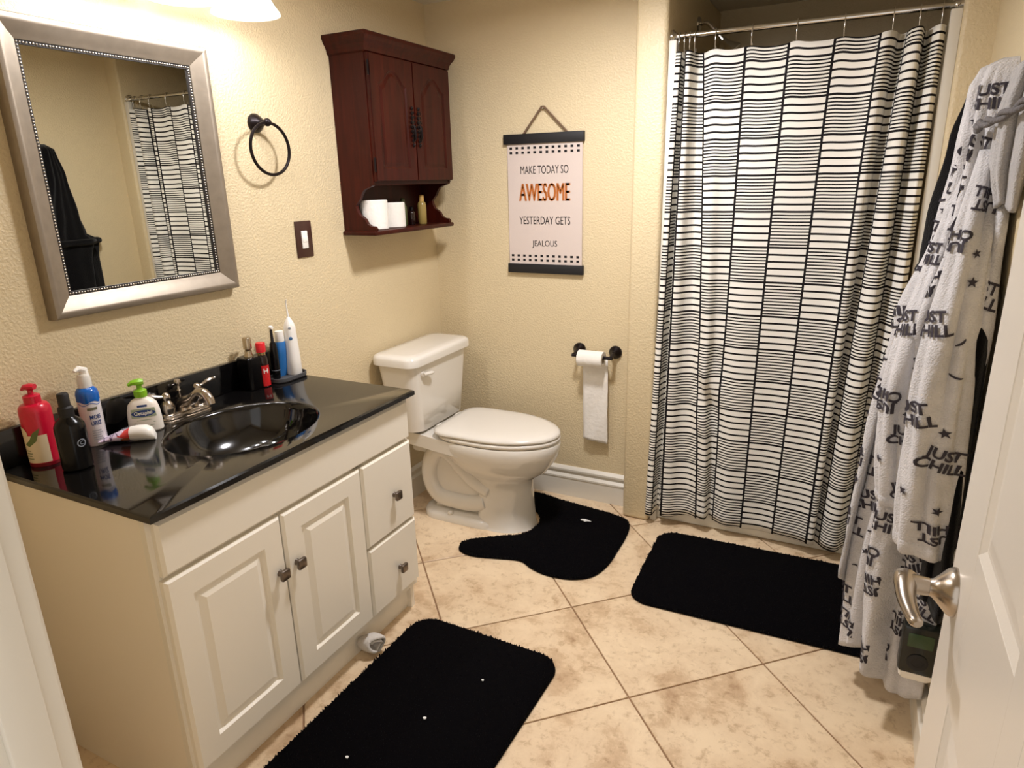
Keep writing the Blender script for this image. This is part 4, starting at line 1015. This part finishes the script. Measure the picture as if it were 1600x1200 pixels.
# front edge turned out, showing the plain lining
rows = []
for j in range(40):
    t_ = j / 39; row = []
    for i in range(17):
        s_ = i / 16; z = 1.16 - t_ * (.83 - .05 * (2 * s_ - 1) ** 2)
        row.append((1.945 - .030 * t_ - s_ * (.020 + .052 * t_) + .007 * sin(s_ * 9 + t_ * 5), -.76 + .05 * sin(s_ * 3.0 + t_ * 2) - .07 * s_ + .03 * t_, z))
    rows.append(row)
thick(MB().loft(rows, False, False, False).build('front_flap', FLEECE2, rg_, smooth=180, fixn=False), .012)
# collar folded over toward the next hook, with the belt
tabC = [(0, -.965, .016, .050, 0), (.02, -.965, .034, .085, .004), (.10, -.955, .044, .098, .007), (.20, -.935, .040, .110, .008), (.30, -.90, .020, .110, .006)]
SC_ = robe_surface(tabC, 1.672, 9, 6)
thick(robe_mesh(SC_, .29, 70, 30, .008).build('collar', FLEECE2, rg_, smooth=180, fixn=False), .008)
bp_ = crom([(2.005, -.83, 1.545), (1.998, -.90, 1.552), (2.012, -.98, 1.556), (2.040, -1.08, 1.575), (2.060, -1.12, 1.60)], 6)
bl = MB()
for k in range(2): bl.tube([p + Vector((.004 * cos(i * .8 + k * pi), .0, .006 * sin(i * .8 + k * pi))) for i, p in enumerate(bp_)], .006, 8)
bl.build('belt', BELTM, rg_, smooth=180)
# printed lettering, stars and moons laid on the cloth
v2, f2 = text2d('JUST\nCHILL', .035, 1); yc_ = (min(p[1] for p in v2) + max(p[1] for p in v2)) / 2; JC = fine(([(x, y - yc_) for x, y in v2], f2), 3)
star = ([(r_ * cos(pi / 2 + k * pi / 5), r_ * sin(pi / 2 + k * pi / 5)) for k in range(10) for r_ in [1 if k % 2 == 0 else .42]] + [(0, 0)], [(k, (k + 1) % 10, 10) for k in range(10)])
mn = [(cos(a), .55 * sin(a)) for a in [radians(200 + 140 * k / 10) for k in range(11)]] + [(.88 * cos(a), .22 * sin(a) - .0) for a in [radians(340 - 140 * k / 10) for k in range(11)]]
moon = (mn, [(k, k + 1, 20 - k, 21 - k) for k in range(10)])
def stamp(S, shape, a0, d0, size, rot, ra, dl, lift, parent):
    """lay a flat shape on the cloth around (a0, d0); ra: metres per radian, dl: signed metres per unit of d"""
    mb = MB()
    for x, y in shape[0]:
        X = (x * cos(rot) - y * sin(rot)) * size; Y = (x * sin(rot) + y * cos(rot)) * size
        mb.v.append(S(a0 + X / ra, d0 - Y / dl, lift))
    mb.f = list(shape[1])
    nm = 'printed_lettering' if shape is JC else ('printed_star' if shape is star else 'printed_moon')
    mb.build(nm, FPRINT, parent, smooth=0, fixn=False)
rnd = random.Random(21); d = .085; rowk = 0
while d < 1.50:
    yc, rx, ry, am = lerp_tab(tabG, d); rm = -(rx + ry) / 2; half = pi / 2 * abs(rm); n = max(1, int(2 * half / .092))
    for i in range(n):
        a = -pi / 2 + pi * (i + .5 + (.28 if rowk % 2 else -.12)) / n; a = max(-1.35, min(1.2, a))
        if a > .75: continue
        sh = JC if (i + rowk) % 4 != 2 else (star if rnd.random() < .5 else moon)
        rot = rnd.choice((0, 0, .25, -.3, pi, pi + .25, pi - .3)); sz = .034 if sh is JC else .013
        stamp(SG, sh, a, d + rnd.uniform(-.012, .012), sz, rot, rm, 1, .0075, rg_)
        if sh is JC: stamp(SG, star, max(-1.4, min(1.3, a + .040 / abs(rm))), d + .048, .010, 0, rm, 1, .0075, rg_)
    d += .100; rowk += 1
for so, S_, L_ in ((s1, S1, .80), (s2, S2, .91)):
    for k in range(9):
        t_ = .14 + .095 * k
        a = radians(212) if k % 2 else radians(288)
        sh = (JC, JC, star, JC, moon, JC, JC, star, JC)[k]
        stamp(S_, sh, a, t_, .030 if sh is JC else .012, rnd.choice((0, .2, -.25, pi, pi - .2)), .045, L_, .0075, so)
        stamp(S_, star if k % 3 else moon, a + 1.25, t_ + .03, .011, .3 * k, .045, L_, .0075, so)

# ------------------------------------------------------------------ door at the right edge
DX = 1.975; D0, D1 = -2.470, -1.652; DZ0, DZ1 = .012, 2.04
dr_ = thing('door_1', 'white six-panel door standing open at the right edge', 'door', (DX + .017, (D0 + D1) / 2, 0)); dr_['kind'] = 'structure'
MB().box(DX + .007, DX + .034, D0, D1, DZ0, DZ1, bev=.001).build('core', DOORM, dr_, smooth=0)
ycols = [(D1 - .142 - .246, D1 - .142), (D0 + .118, D0 + .118 + .246)]; zrows = [(.215, .752), (.985, 1.60), (1.70, 1.905)]
fr = MB(); ys = [D0, ycols[1][0], ycols[1][1], ycols[0][0], ycols[0][1], D1]
for k in (0, 2, 4): fr.box(DX, DX + .0072, ys[k], ys[k + 1], DZ0, DZ1, bev=.0006)
for (y0, y1) in ycols:
    zz = [DZ0] + [z for r_ in zrows for z in r_] + [DZ1]
    for k in (0, 2, 4, 6): fr.box(DX + .0001, DX + .0072, y0, y1, zz[k], zz[k + 1], bev=.0006)
fr.build('frame', DOORM, dr_, smooth=0)
for (y0, y1) in ycols:
    for (z0, z1) in zrows:
        def rc(i, x): return [(x, y0 + i, z0 + i), (x, y1 - i, z0 + i), (x, y1 - i, z1 - i), (x, y0 + i, z1 - i)]
        MB().loft([rc(.0, DX + .001), rc(.012, DX + .0068), rc(.018, DX + .0068), rc(.045, DX + .0015), rc(.05, DX + .0012)], False).build('panel', DOORM, dr_, smooth=0)
HYd, HZd = -1.702, .872
hs = MB().lathe([(.036, 0), (.036, .004), (.033, .010), (.022, .020), (.014, .028), (.012, .034)], (DX, HYd, HZd), '-x', 26).build('handle_rose', NICK, dr_)
MB().lathe([(.0125, .032), (.0135, .034), (.015, .052), (.0165, .070), (.015, .074)], (DX, HYd, HZd), '-x', 18).build('handle_neck', NICK, dr_)
MB().tube(crom([(DX - .062, HYd + .012, HZd + .004), (DX - .064, HYd - .012, HZd + .003), (DX - .063, HYd - .045, HZd - .002), (DX - .058, HYd - .080, HZd - .003), (DX - .053, HYd - .105, HZd - .001)], 5), [.016, .0165, .0165, .016, .0155, .015, .0145, .014, .0135, .013, .0125, .012, .0115, .011, .0105, .010, .0098, .0096, .0092, .008, .005], 14, flat=.8).build('lever', NICK, dr_)

# small dark device with a display, low on the right wall
dv = thing('wall_device', 'small black device with green display low beside the door', 'device', (2.04, -1.0, .225))
MB().box(2.004, XR - .002, -1.035, -.985, .238, .374, bev=.008).build('case', DEVM, dv)
MB().box(2.016, 2.072, -1.0365, -1.034, .318, .356, bev=.0008).build('display', LCD, dv)
MB().lathe([(.024, 0), (.024, .002), (.020, .003), (.013, .0032), (.012, .0022), (.005, .0022)], (2.044, -1.035, .275), '-y', 24).build('button_ring', BLKM, dv)
MB().loft([rrect(2.046, -1.008, .038 - i_, .024 - i_, .006, z) for i_, z in ((.008, .214), (0, .226), (0, .2385))]).build('white_base', WPLAS, dv)
